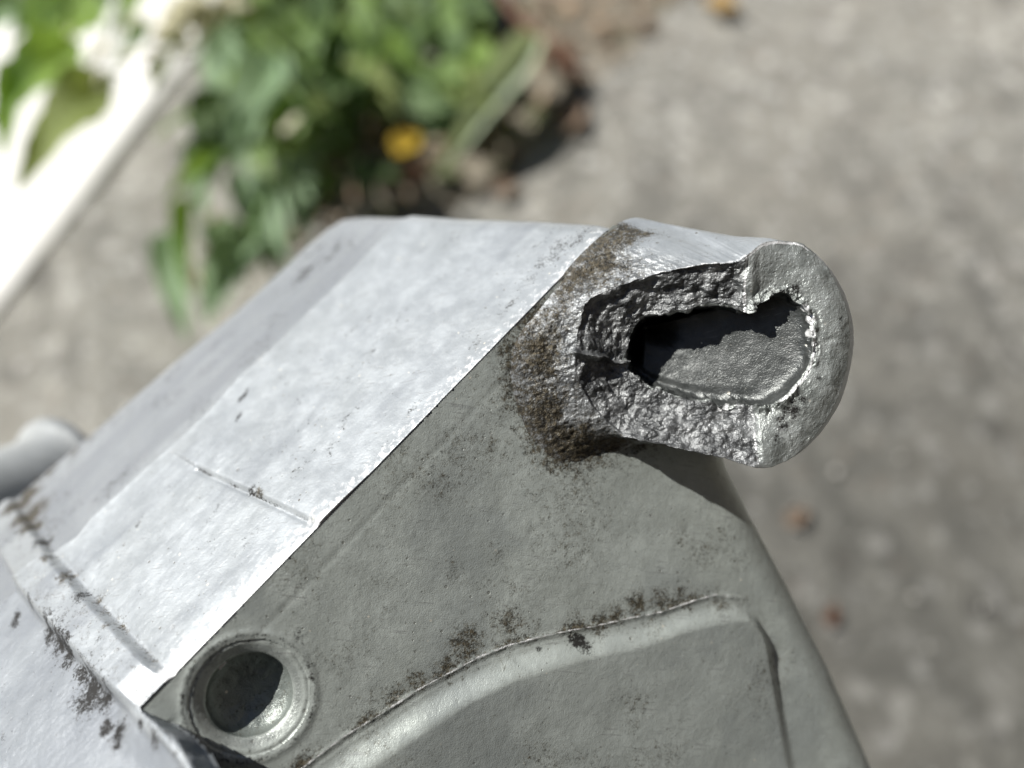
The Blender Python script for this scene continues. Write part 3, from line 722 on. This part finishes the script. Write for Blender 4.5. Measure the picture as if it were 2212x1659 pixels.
# ------------------------------------------------------------------ ground
def concrete():
    t = NT('worn_concrete'); co = t.coord()
    a = t.noise(co, 0.012, 5, 0.6); b = t.noise(co, 0.055, 6, 0.65, 0.6); c = t.noise(co, 0.25, 5, 0.7); d = t.noise(co, 1.1, 3, 0.6)
    col = t.mix(t.ramp(b, 0.36, 0.66), (0.19, 0.186, 0.166), (0.300, 0.293, 0.260))
    col = t.mix(t.ramp(a, 0.42, 0.66, 0, .5), col, (0.31, 0.295, 0.255))
    col = t.mix(t.ramp(c, 0.60, 0.70, 0, .7), col, (0.64, 0.64, 0.61))
    col = t.mix(t.ramp(c, 0.40, 0.30, 0, .6), col, (0.12, 0.115, 0.105))
    v = t.n('ShaderNodeTexVoronoi', {'Vector': co, 'Scale': 0.085}, feature='F1')
    sp = t.math('MULTIPLY', t.ramp(v.outputs['Distance'], 0.18, 0.30, 1, 0), t.ramp(c, 0.42, 0.58))
    col = t.mix(t.math('MULTIPLY', sp, .75), col, (0.58, 0.575, 0.54))
    e_ = t.noise(co, 0.075, 4, 0.6, 0.8)
    col = t.mix(t.ramp(e_, 0.60, 0.68, 0, .6), col, (0.56, 0.55, 0.52))
    col = t.mix(t.ramp(e_, 0.38, 0.30, 0, .6), col, (0.13, 0.125, 0.115))
    wco = t.n('ShaderNodeVectorMath', operation='ADD'); nn = t.n('ShaderNodeTexNoise', {'Vector': co, 'Scale': .15, 'Detail': 2.0})
    sc3 = t.n('ShaderNodeVectorMath', operation='SCALE'); sc3.inputs['Scale'].default_value = 9.0
    t.t.links.new(nn.outputs['Color'], sc3.inputs[0]); t.t.links.new(co, wco.inputs[0]); t.t.links.new(sc3.outputs[0], wco.inputs[1])
    for (sc_, r_, thr, colr, am) in ((.07, .32, .62, (0.56, 0.55, 0.51), .6), (.14, .34, .62, (0.56, 0.55, 0.50), .5), (.05, .34, .55, (0.11, 0.105, 0.095), .55), (.11, .30, .65, (0.33, 0.26, 0.20), .3)):
        vv_ = t.n('ShaderNodeTexVoronoi', {'Vector': wco.outputs[0], 'Scale': sc_}, feature='F1')
        sx_ = t.n('ShaderNodeSeparateColor'); t.t.links.new(vv_.outputs['Color'], sx_.inputs[0])
        mm = t.math('MULTIPLY', t.math('GREATER_THAN', sx_.outputs[0], thr), t.ramp(vv_.outputs['Distance'], r_ * .6, r_, 1, 0))
        col = t.mix(t.math('MULTIPLY', mm, am), col, colr)
    # round patch where the concrete is multiplied darker, at the lower right
    tc = t.n('ShaderNodeTexCoord'); g = ground_pt(2120, 1500)
    vm = t.n('ShaderNodeVectorMath', operation='DISTANCE'); t.t.links.new(tc.outputs['Object'], vm.inputs[0]); vm.inputs[1].default_value = g
    st_ = t.ramp(t.math('ADD', vm.outputs['Value'], t.math('MULTIPLY', t.math('SUBTRACT', b, .5), 0.12)), 0.06, 0.30, 1.0, 0.0)
    dk = t.n('ShaderNodeMix', data_type='RGBA', blend_type='MULTIPLY'); t.set(dk.inputs[0], st_); t.set(dk.inputs[6], col); t.set(dk.inputs[7], (0.44, 0.445, 0.445, 1)); col = dk.outputs[2]
    h = t.math('ADD', t.math('MULTIPLY', b, 2.0), t.math('ADD', t.math('MULTIPLY', c, .8), t.math('MULTIPLY', d, .25)))
    t.bsdf(Base_Color=col, Roughness=0.9, Normal=t.bump(h, 0.0016, 0.8))
    return t.m
M_CONC = concrete()
gx = axis_vals(-40, 40, -0.55, 0.75, 0.006, 4.0); gy = axis_vals(-40, 40, -0.30, 0.75, 0.006, 4.0)
GX, GY = np.meshgrid(gx, gy)
near = (np.abs(GX) < 1.2) & (np.abs(GY) < 1.2)
g3 = np.dstack([GX * 1000, GY * 1000, GX * 0])
GZ = np.where(near, 0.0011 * fbm(g3 * 0.02, 4, 201) + 0.0005 * fbm(g3 * 0.09, 3, 202) - 0.0016, -0.0016)
ground = mesh_np('ground', np.dstack([GX, GY, GZ]).reshape(-1, 3), grid_faces(*GX.shape), M_CONC)
tag(ground, 'worn grey concrete ground with pale chips', kind='structure')

# soil-filled joint running diagonally behind the casting
def soil_mat():
    t = NT('joint_soil'); co = t.coord()
    a = t.noise(co, 0.06, 5, 0.65); b = t.noise(co, 0.35, 5, 0.7)
    col = t.mix(t.ramp(a, 0.38, 0.62), (0.15, 0.13, 0.095), (0.36, 0.325, 0.26))
    col = t.mix(t.ramp(b, 0.55, 0.72), col, (0.42, 0.36, 0.28))
    col = t.mix(t.ramp(t.noise(co, 0.045, 3), 0.56, 0.66, 0, .8), col, (0.085, 0.11, 0.03))
    t.bsdf(Base_Color=col, Roughness=1.0, Normal=t.bump(t.math('ADD', a, b), 0.003))
    return t.m
M_SOIL = soil_mat()
j0 = ground_pt(1680, -200)[:2]; j1 = ground_pt(900, 580)[:2]
jd = j1 - j0; jl = np.linalg.norm(jd); jd = jd / jl; jn = np.array([-jd[1], jd[0]])
if jn[0] > 0: jn = -jn                              # towards the upper left
a_ = np.linspace(-.25, jl + .05, 130); b_ = np.linspace(0, 0.085, 46)
AA, BB = np.meshgrid(a_, b_)
edge = 0.010 * fbm(np.dstack([AA * 40, AA * 0, AA * 0]), 3, 211)
BB = BB * (0.45 + 0.40 * sstep(jl * .75, jl * .45, AA) - .25 * sstep(jl * .35, jl * .1, AA)); BBw = BB + edge * (1 - BB / 0.085)
sx = j0[0] + jd[0] * AA + jn[0] * BBw; sy = j0[1] + jd[1] * AA + jn[1] * BBw
s3 = np.dstack([sx * 1000, sy * 1000, sx * 0])
sz = 0.0045 * np.sin(np.clip(BB / 0.085, 0, 1) * np.pi) ** .6 * (0.6 + 0.6 * fbm(s3 * .03, 4, 212)) + 0.0015 * fbm(s3 * .15, 3, 213) - 0.002
soil = mesh_np('soil', np.dstack([sx, sy, sz]).reshape(-1, 3), grid_faces(*sx.shape), M_SOIL)
tag(soil, 'strip of brown mossy soil along the edge of the concrete', kind='structure')

# flat white strip, nearly flush with the ground, at the left
def white_mat():
    t = NT('white_surface'); co = t.coord()
    a = t.noise(co, 0.03, 5, 0.6); b = t.noise(co, 0.3, 4, 0.6)
    col = t.mix(t.ramp(a, 0.35, 0.7), (0.80, 0.79, 0.75), (0.86, 0.85, 0.82))
    t.bsdf(Base_Color=col, Roughness=0.85, Normal=t.bump(b, 0.0008))
    return t.m
M_WHITE = white_mat()
w0 = ground_pt(405, 120)[:2]; w1 = ground_pt(-45, 690)[:2]
wd = (w1 - w0); wd /= np.linalg.norm(wd); wn_ = np.array([-wd[1], wd[0]])
if wn_[0] > 0: wn_ = -wn_
rings = []
for a in np.linspace(-1.2, 1.2, 60):
    c = w0 + wd * a; r_ = []
    jj = 0.0012 * math.sin(a * 37) + 0.0008 * math.sin(a * 91)
    for (b, z) in [(-0.003, -0.02), (-0.003 + jj, 0.0001), (-0.002 + jj, 0.0007), (0.0 + jj, 0.0010), (0.002 + jj, 0.0012), (0.004, 0.0013), (0.75, 0.0016), (0.75, -0.02)]:
        p = c + wn_ * b; r_.append((p[0], p[1], z))
    rings.append(r_)
V, F = prism(rings)
strip_ob = obj('white_strip', V, F, M_WHITE)
tag(strip_ob, 'flat white strip at the left edge', 'step')

# loose crumbs on the concrete
def stones(n, region, name, mat, smin, smax, label):
    base = np.array([(math.cos(t) * math.cos(p), math.sin(t) * math.cos(p), math.sin(p)) for p in (-0.6, 0.5) for t in np.linspace(0, 2 * np.pi, 6, endpoint=False)] + [(0, 0, 1), (0, 0, -1)])
    fb = [(i, (i + 1) % 6, 6 + (i + 1) % 6, 6 + i) for i in range(6)] + [(6 + i, 6 + (i + 1) % 6, 12, 12) for i in range(6)]
    V = []; F = []
    for k_ in range(n):
        x, y = region(); s_ = RNG.uniform(smin, smax) * RNG.choice([.6, .8, 1, 1.3])
        g = ground_pt(x, y); v = base * (1 + 0.35 * RNG.uniform(-1, 1, (14, 1))) * s_ * np.array([1, RNG.uniform(.5, 1), RNG.uniform(.35, .7)])
        a = RNG.uniform(0, 6.3); v = np.stack([v[:, 0] * math.cos(a) - v[:, 1] * math.sin(a), v[:, 0] * math.sin(a) + v[:, 1] * math.cos(a), v[:, 2]], -1) + g + [0, 0, s_ * .2]
        o = len(V); V += list(v); F += [tuple(dict.fromkeys(o + i for i in f)) for f in fb]
    ob = obj(name, V, F, mat)
    return tag(ob, label, kind='stuff')
def plain(name, col, rough=0.8, trans=0.0, spec=0.3, var=0.3, scale=0.2):
    t = NT(name); co = t.coord(); n_ = t.noise(co, scale, 4, 0.6)
    c = t.mix(t.ramp(n_, 0.3, 0.7), tuple(x * (1 - var) for x in col), tuple(min(1, x * (1 + var)) for x in col))
    b = t.bsdf(Base_Color=c, Roughness=rough, Normal=t.bump(n_, 0.0004))
    b.inputs['Specular IOR Level'].default_value = spec
    if trans:
        tr = t.n('ShaderNodeBsdfTranslucent'); t.set(tr.inputs[0], t.mix(0.5, c, tuple(min(1, x * y) for x, y in zip(col, (1.5, 1.5, .5)))))
        ms = t.n('ShaderNodeMixShader', {0: trans}); t.t.links.new(b.outputs[0], ms.inputs[1]); t.t.links.new(tr.outputs[0], ms.inputs[2])
        t.t.links.new(ms.outputs[0], t.out.inputs[0])
    return t.m
M_CHIP = plain('pale_chips', (0.50, 0.49, 0.45)); M_DIRTC = plain('soil_crumbs', (0.27, 0.20, 0.135), var=.6, scale=.03)
stones(50, lambda: (RNG.uniform(1250, 2300), RNG.uniform(-50, 1750)), 'gravel', M_CHIP, 0.0004, 0.0014, 'pale grit scattered over the concrete')
def jr():
    t_ = RNG.uniform(0, 1); x = 1560 + (640 - 1560) * t_ + RNG.uniform(-220, 20); y = -120 + (560 + 120) * t_ + RNG.uniform(-80, 60); return x, y
stones(340, jr, 'soil_crumbs', M_DIRTC, 0.0012, 0.0042, 'brown crumbs of earth and bark on the soil strip')

# ------------------------------------------------------------------ plants
GREENS = [plain('leaf_bright', (0.25, 0.39, 0.085), 0.45, 0.45, .4, .2, .05), plain('leaf_mid', (0.22, 0.33, 0.11), 0.45, 0.35, .4, .25, .05),
          plain('leaf_cool', (0.25, 0.37, 0.21), 0.42, 0.25, .5, .2, .05), plain('leaf_deep', (0.115, 0.185, 0.07), 0.45, 0.25, .4, .3, .05),
          plain('leaf_olive', (0.25, 0.31, 0.10), 0.5, 0.35, .4, .3, .05)]
M_STEM = plain('green_stem', (0.11, 0.19, 0.05), .5); M_TWIG = plain('brown_twig', (0.13, 0.07, 0.045), .8)
M_CREAM = plain('cream_petal', (0.88, 0.84, 0.66), .6, .3, .3, .1); M_YEL = plain('yellow_leaf', (0.62, 0.42, 0.04), .6, .2)
M_RUST = plain('rust_leaf', (0.18, 0.10, 0.065), .8, .1); M_PEACH = plain('dry_leaf', (0.30, 0.22, 0.16), .8, .1)
def leaf_mesh(name, droop, fold, wav, serr=0.06, nl=12, nw=4, tipp=1.0):
    V = []; F = []
    for i in range(nl + 1):
        u = i / nl
        w = 0.5 * (math.sin(math.pi * min(u ** 0.78, 1)) ** 0.9) * (1 - 0.35 * u * tipp) * 1.15 + 0.004
        for j in range(-nw, nw + 1):
            s_ = j / nw
            ed = 1 + (serr * (1 if i % 2 else -1) if abs(j) == nw else 0)
            V.append((u, s_ * w * ed, -droop * u * u + fold * abs(s_) * w + wav * math.sin(u * 9 + (2 if s_ > 0 else 0)) * abs(s_) * w))
    c = 2 * nw + 1
    for i in range(nl):
        for j in range(c - 1): F.append((i * c + j, (i + 1) * c + j, (i + 1) * c + j + 1, i * c + j + 1))
    me = bpy.data.meshes.new(name); me.from_pydata(V, [], F); me.update()
    for p in me.polygons: p.use_smooth = True
    return me
LEAVES = {}
def get_leaf(var, mi):
    if (var, mi) not in LEAVES:
        me = leaf_mesh('leaf', *[(0.18, .25, .10), (0.32, .15, .16), (0.05, .35, .06), (0.25, .5, .12)][var])
        me.materials.append(GREENS[mi]); LEAVES[(var, mi)] = me
    return LEAVES[(var, mi)]
def add_leaf(parent, base_w, tip_w, width, roll, var, mi, me=None, name='leaf'):
    b = Vector(base_w); x = Vector(tip_w) - b; ln = x.length; x.normalize()
    up = (Vector((0, 0, 1)) + (Vector((0, 0, CAM_H / 1000)) - b).normalized() * 1.4).normalized(); n_ = (up - up.dot(x) * x)
    n_ = n_.normalized() if n_.length > .15 else Vector((0, -1, 0))
    n_ = Matrix.Rotation(roll, 3, x) @ n_; y = n_.cross(x).normalized()
    m = Matrix((( x[0] * ln, y[0] * width, n_[0] * ln, b[0]), (x[1] * ln, y[1] * width, n_[1] * ln, b[1]), (x[2] * ln, y[2] * width, n_[2] * ln, b[2]), (0, 0, 0, 1)))
    o = bpy.data.objects.new(name, me or get_leaf(var, mi)); COL.objects.link(o)
    o.parent = parent; o.matrix_basis = Matrix.Translation(-parent.location) @ m
    return o
def tube(name, pts, r0, r1, mat, parent=None, ns=7):
    pts = [Vector(p) for p in pts]; rings = []
    for i, p in enumerate(pts):
        d = (pts[min(i + 1, len(pts) - 1)] - pts[max(i - 1, 0)]).normalized()
        a = d.orthogonal().normalized(); b = d.cross(a); r_ = r0 + (r1 - r0) * i / (len(pts) - 1)
        rings.append([p + r_ * (math.cos(t) * a + math.sin(t) * b) for t in np.linspace(0, 2 * np.pi, ns, endpoint=False)])
    off = parent.location if parent is not None else Vector((0, 0, 0))
    V, F = prism([[tuple(v - off) for v in r_] for r_ in rings])
    return obj(name, V, F, mat, parent, smooth=True)
def W(x, y, d): return Vector(to_world(P(x, y, d)))
def curve(ctrl, n=14):
    c = np.array([tuple(p) for p in ctrl]); m = len(c); out = []
    for u in np.linspace(0, m - 1, n):
        i = min(int(u), m - 2); f = u - i
        p0, p1, p2, p3_ = c[max(i - 1, 0)], c[i], c[i + 1], c[min(i + 2, m - 1)]
        out.append(0.5 * ((2 * p1) + (-p0 + p2) * f + (2 * p0 - 5 * p1 + 4 * p2 - p3_) * f ** 2 + (-p0 + 3 * p1 - 3 * p2 + p3_) * f ** 3))
    return out
def plant(name, label, cat, root_px, stems, leaves, group=None, low=0.0, wide=1.0):
    r = ground_pt(*root_px, z=2.0); e_ = empty(name, r); tag(e_, label, cat, group)
    for pts in stems:
        c = [Vector(r)] + [W(*p) for p in pts]; tube('stem', curve(c), 0.0019, 0.0008, M_STEM, e_)
    for (bx, by, bd, tx, ty, td, w, roll, var, mi) in leaves:
        w *= wide
        gb_ = CAM_H / (math.cos(PITCH) + (by - 829.5) / FPX * math.sin(PITCH)); gt_ = CAM_H / (math.cos(PITCH) + (ty - 829.5) / FPX * math.sin(PITCH))
        bd += low * (gb_ - bd); td += low * (gt_ - td) * .9
        b = W(bx, by, bd); t_ = W(tx, ty, td)
        add_leaf(e_, b, t_, w * (bd + td) / 2 / FPX / 1000, roll, var, mi)
    return e_
# leafy shoot hanging over the white strip
plant('leafy_shoot', 'leafy shoot with bright green leaves hanging over the white strip', 'plant', (330, -420),
      [[(320, -160, 360), (260, 20, 300), (200, 140, 275)], [(240, -120, 340), (160, 0, 300), (90, 60, 285)]],
      [(185, -30, 300, 60, 105, 285, 170, .1, 0, 0), (165, 85, 285, -25, 235, 262, 125, .1, 0, 0), (235, 160, 280, 28, 338, 250, 120, .1, 1, 4), (60, 130, 280, -10, 310, 262, 80, .2, 0, 0),
       (250, -40, 310, 60, 30, 300, 110, -.2, 2, 2), (60, -10, 310, -60, 80, 300, 90, .2, 2, 2), (330, 50, 285, 235, 150, 275, 26, .3, 2, 2), (290, 90, 290, 320, 62, 285, 40, .2, 2, 2),
       (310, -60, 300, 250, 40, 290, 60, .1, 1, 0), (120, 20, 300, 20, 60, 290, 80, .3, 3, 2), (228, 165, 280, 262, 158, 275, 16, 0, 2, 3)])
# central bushy plant
big = [(610, 120, 300, 488, 345, 268, 95, .35, 0, 2), (480, 190, 295, 440, 350, 280, 95, .2, 1, 3), (490, 338, 280, 355, 428, 262, 40, .3, 2, 0), (515, 378, 280, 625, 548, 262, 85, -.3, 0, 2),
       (625, 330, 300, 655, 475, 285, 75, -.2, 1, 2), (413, 425, 275, 405, 640, 258, 36, .3, 2, 0), (370, 500, 280, 384, 712, 262, 62, .2, 0, 2), (545, 515, 285, 430, 668, 262, 100, .4, 0, 2),
       (470, 470, 295, 500, 560, 290, 70, 0, 1, 3), (640, 210, 310, 590, 330, 300, 70, .1, 3, 1), (560, 430, 300, 590, 560, 290, 80, -.2, 1, 3), (420, 240, 300, 330, 300, 295, 14, 0, 2, 1),
       (600, 200, 320, 660, 330, 310, 80, -.4, 0, 1), (430, 300, 300, 420, 440, 285, 50, .2, 1, 2), (660, 60, 330, 540, 190, 310, 90, .3, 0, 1), (500, 60, 330, 440, 190, 315, 70, .2, 1, 2)]
plant('bushy_plant', 'bushy green plant with drooping pointed leaves behind the casting', 'plant', (760, 330),
      [[(720, 240, 360), (640, 130, 320), (560, 60, 310)], [(690, 300, 370), (570, 300, 310), (470, 350, 285), (410, 440, 275)], [(700, 330, 370), (590, 400, 310), (540, 520, 290)], [(760, 260, 380), (800, 120, 360), (860, 20, 340)]], big, low=0.35, wide=1.3)
fill = []
rf = random.Random(3)
for k_ in range(150):
    x = rf.uniform(500, 1020); y = rf.uniform(-90, 300)
    if y > 300 - (x - 560) * 0.30 and x > 640: continue
    if (abs(x - 900) < 70 and abs(y - 90) < 45) or (abs(x - 810) < 90 and abs(y - 270) < 50) or (x > 780 and y > 190): continue
    a = rf.uniform(0.3, 2.6); ln = rf.uniform(60, 130); d = rf.uniform(345, 400) - (y * .12)
    fill.append((x, y, d, x + ln * math.cos(a), y + ln * math.sin(a), d - rf.uniform(5, 25), rf.uniform(50, 95), rf.uniform(-.6, .6), rf.randrange(4), rf.choice([1, 1, 0, 3, 3, 4, 2])))
fill += [(1040, 30, 395, 860, 10, 385, 90, .2, 0, 0), (980, -20, 395, 1060, 110, 385, 95, -.2, 0, 0), (930, 40, 395, 1000, 130, 388, 60, 0, 1, 1)]
plant('undergrowth_clump', 'clump of mixed green leaves growing from the soil strip', 'plant', (820, 230), [[(800, 140, 390), (760, 40, 360)], [(860, 160, 390), (920, 60, 360), (990, 10, 345)], [(760, 200, 390), (680, 120, 350), (600, 40, 330)]], fill, low=0.72)
# low seedling with two pale leaves
plant('low_seedling', 'low seedling with small dull green leaves beside the pale blade', 'plant', (960, 250), [[(945, 235, 395)]],
      [(960, 200, 392, 880, 215, 388, 55, .1, 2, 2), (950, 210, 392, 960, 300, 385, 60, .1, 2, 2), (900, 215, 392, 945, 290, 385, 50, .1, 1, 2), (985, 210, 392, 1010, 270, 388, 45, 0, 1, 3), (940, 230, 392, 900, 160, 388, 40, 0, 1, 1),
       (760, 350, 380, 800, 400, 372, 60, 0, 1, 3), (790, 360, 380, 850, 370, 372, 50, 0, 1, 3), (720, 370, 380, 690, 440, 372, 50, 0, 1, 1)])
# long pale blade
bl = empty('grass_blade', ground_pt(930, 400, 1)); tag(bl, 'long pale green grass blade lying across the soil strip', 'leaf')
bm_ = leaf_mesh('blade', 0.03, .3, .05, 0.0); bm_.materials.append(plain('pale_blade', (0.50, 0.58, 0.42), .5, .2))
add_leaf(bl, W(1165, 80, 402), W(945, 380, 366), 0.016, 0.0, 0, 0, bm_, 'blade')
# twig
tw = tube('twig', curve([W(1075, -20, 425), W(1130, 50, 416), W(1180, 105, 408), Vector(ground_pt(1245, 165, 9))]), 0.0024, 0.0034, M_TWIG)
tag(tw, 'thin reddish brown twig at the top of the soil strip', 'twig')
# fallen leaves and petals on the ground
def fallen(name, label, cat, px, ang, ln, wd, mat, z=1.2, group=None):
    me = leaf_mesh(name, 0.1, .4, .2, 0.03, 8, 3); me.materials.append(mat)
    b = Vector(ground_pt(*px, z=z)); o = bpy.data.objects.new(name, me); COL.objects.link(o)
    o.matrix_basis = Matrix.Translation(b) @ Matrix.Rotation(ang, 4, 'Z') @ Matrix.Rotation(-.15, 4, 'Y') @ Matrix.Diagonal((ln, wd, ln, 1))
    return tag(o, label, cat, group)
fallen('yellow_leaf', 'small bright yellow fallen leaf beside the undergrowth', 'leaf', (855, 335), .9, .015, .013, M_YEL, 18)
fallen('yellow_leaf', 'ochre fallen leaf at the top edge of the picture', 'leaf', (1520, 10), -.2, .018, .014, plain('ochre_leaf', (.5, .33, .12), .7, .1), 3)
for i, (x, y, a, s_, m_, lb) in enumerate([(855, 390, .4, .016, M_RUST, 'rusty dry leaf right below the yellow leaf'), (1215, 290, 1.0, .020, M_PEACH, 'peach coloured dry leaf on the edge of the concrete'),
        (1090, 340, .5, .012, M_PEACH, 'small peach dry leaf scrap in the middle of the soil strip'), (1230, 135, 2, .014, M_RUST, 'rusty dry leaf at the foot of the brown twig'),
        (1370, 62, .2, .012, M_PEACH, 'small dry leaf scrap near the top of the soil strip'), (1060, 420, .3, .014, M_PEACH, 'dry leaf scrap just above the casting edge'),
        (1700, 1135, .7, .010, M_PEACH, 'pinkish dry leaf scrap beside the casting, under the lug'), (1785, 1350, 1.1, .008, M_RUST, 'tiny dark rust coloured leaf bit on the concrete beside the raised panel')]):
    fallen('dry_leaf', lb, 'leaf', (x, y), a, s_, s_ * .6, m_)
# cream flowers
def flower_mesh():
    V = []; F = []
    for k_ in range(5):
        a = k_ * 2 * math.pi / 5; ca, sa = math.cos(a), math.sin(a); o = len(V)
        for (u, w, z) in [(0, .05, 0), (.5, .38, .12), (.95, .30, .28), (1.1, 0, .26), (.95, -.30, .28), (.5, -.38, .12), (0, -.05, 0)]:
            V.append((u * ca - w * sa, u * sa + w * ca, z))
        F.append(tuple(range(o, o + 7)))
    o = len(V)
    for j in range(6): V.append((.22 * math.cos(j * 1.047), .22 * math.sin(j * 1.047), .1))
    V.append((0, 0, .4)); F += [(o + j, o + (j + 1) % 6, o + 6) for j in range(6)]
    me = bpy.data.meshes.new('flower'); me.from_pydata(V, [], F); me.update(); me.materials.append(M_CREAM); return me
FM = flower_mesh()
fc_ = empty('flowering_spray', ground_pt(430, -420, 0)); tag(fc_, 'spray of small cream flowers at the top left beside the white strip', 'flowers')
tube('stem', curve([Vector(ground_pt(430, -420, 0)), W(430, -150, 350), W(420, 0, 305), W(370, 110, 285), W(330, 190, 275)]), .0015, .0007, M_STEM, fc_)
for (x, y, d, s_) in [(400, 10, 300, 30), (440, 5, 302, 34), (370, 40, 296, 30), (415, 50, 298, 36), (385, 80, 292, 30), (430, 90, 298, 28), (350, 95, 288, 26), (395, 115, 292, 26), (345, 140, 284, 26), (375, 120, 288, 24),
                      (345, 165, 282, 20), (300, 60, 285, 26), (280, 130, 282, 22), (470, 25, 305, 28), (490, 10, 306, 26), (455, 60, 302, 30), (500, 45, 308, 22), (410, 25, 296, 34), (330, 115, 284, 24), (360, 65, 290, 30),
                      (150, 75, 285, 18), (205, 175, 275, 22), (632, 272, 300, 24), (210, 115, 278, 22), (225, 108, 278, 20), (420, 110, 296, 22), (160, 100, 284, 14), (520, 20, 310, 22), (435, 30, 299, 30), (385, 30, 297, 30)]:
    o = bpy.data.objects.new('flower', FM); COL.objects.link(o); o.parent = fc_
    s_ = s_ * 1.25 * d / FPX / 1000
    o.matrix_basis = Matrix.Translation(W(x, y, d) - fc_.location) @ (Vector(L_W) + Vector((0, -.15, .6))).to_track_quat('Z', 'Y').to_matrix().to_4x4() @ Matrix.Rotation(rf.uniform(0, 6), 4, 'Z') @ Matrix.Rotation(rf.uniform(-.4, .4), 4, 'X') @ Matrix.Rotation(rf.uniform(-.4, .4), 4, 'Y') @ Matrix.Diagonal((s_, s_, s_, 1))

# ------------------------------------------------------------------ board walls added out of view to block sky light
def boards_mat():
    t = NT('dark_boards'); co = t.coord(1.0)
    n_ = t.noise(co, 6, 5, .6); c = t.mix(t.ramp(n_, .3, .7), (0.05, 0.042, 0.035), (0.09, 0.075, 0.06))
    t.bsdf(Base_Color=c, Roughness=0.85, Normal=t.bump(n_, 0.003)); return t.m
M_BOARD = boards_mat()
def sky_block_wall(a, b, h_, th, label):
    a = np.array(a, float); b = np.array(b, float); d = b - a; ln = np.linalg.norm(d); d /= ln; n_ = np.array([-d[1], d[0]])
    e_ = empty('sky_block_wall', (*a, 0)); tag(e_, label, 'wall')
    nb = int(ln / 0.145); me = None
    for i in range(nb):
        if me is None:
            V = []; w = 0.135
            for z in (0.0, h_):
                for (x, y) in [(0, 0), (w, 0), (w, th - .004), (w - .004, th), (.004, th), (0, th - .004)]: V.append((*(d * x + n_ * y), z))
            F = [tuple(range(6))[::-1], tuple(range(6, 12))] + [(j, (j + 1) % 6, 6 + (j + 1) % 6, 6 + j) for j in range(6)]
            o = obj('board', V, F, M_BOARD, e_); me = o.data
        else:
            o = bpy.data.objects.new('board', me); COL.objects.link(o); o.parent = e_
        o.location = (*(d * i * 0.145), 0)
    V = []
    for z in (0.0, h_ + .02):
        for (x, y) in [(0, -.08), (ln, -.08), (ln, -.002), (0, -.002)]: V.append((*(d * x + n_ * y), z))
    obj('backing', V, [(3, 2, 1, 0), (4, 5, 6, 7)] + [(j, (j + 1) % 4, 4 + (j + 1) % 4, 4 + j) for j in range(4)], M_BOARD, e_)
sky_block_wall((-1.6, -0.75), (1.3, -0.75), 2.6, 0.025, 'added dark board wall behind the camera, blocking sky light')
sky_block_wall((1.3, -0.75), (1.3, 2.0), 2.6, 0.025, 'added dark board wall out of view at the right, blocking sky light')
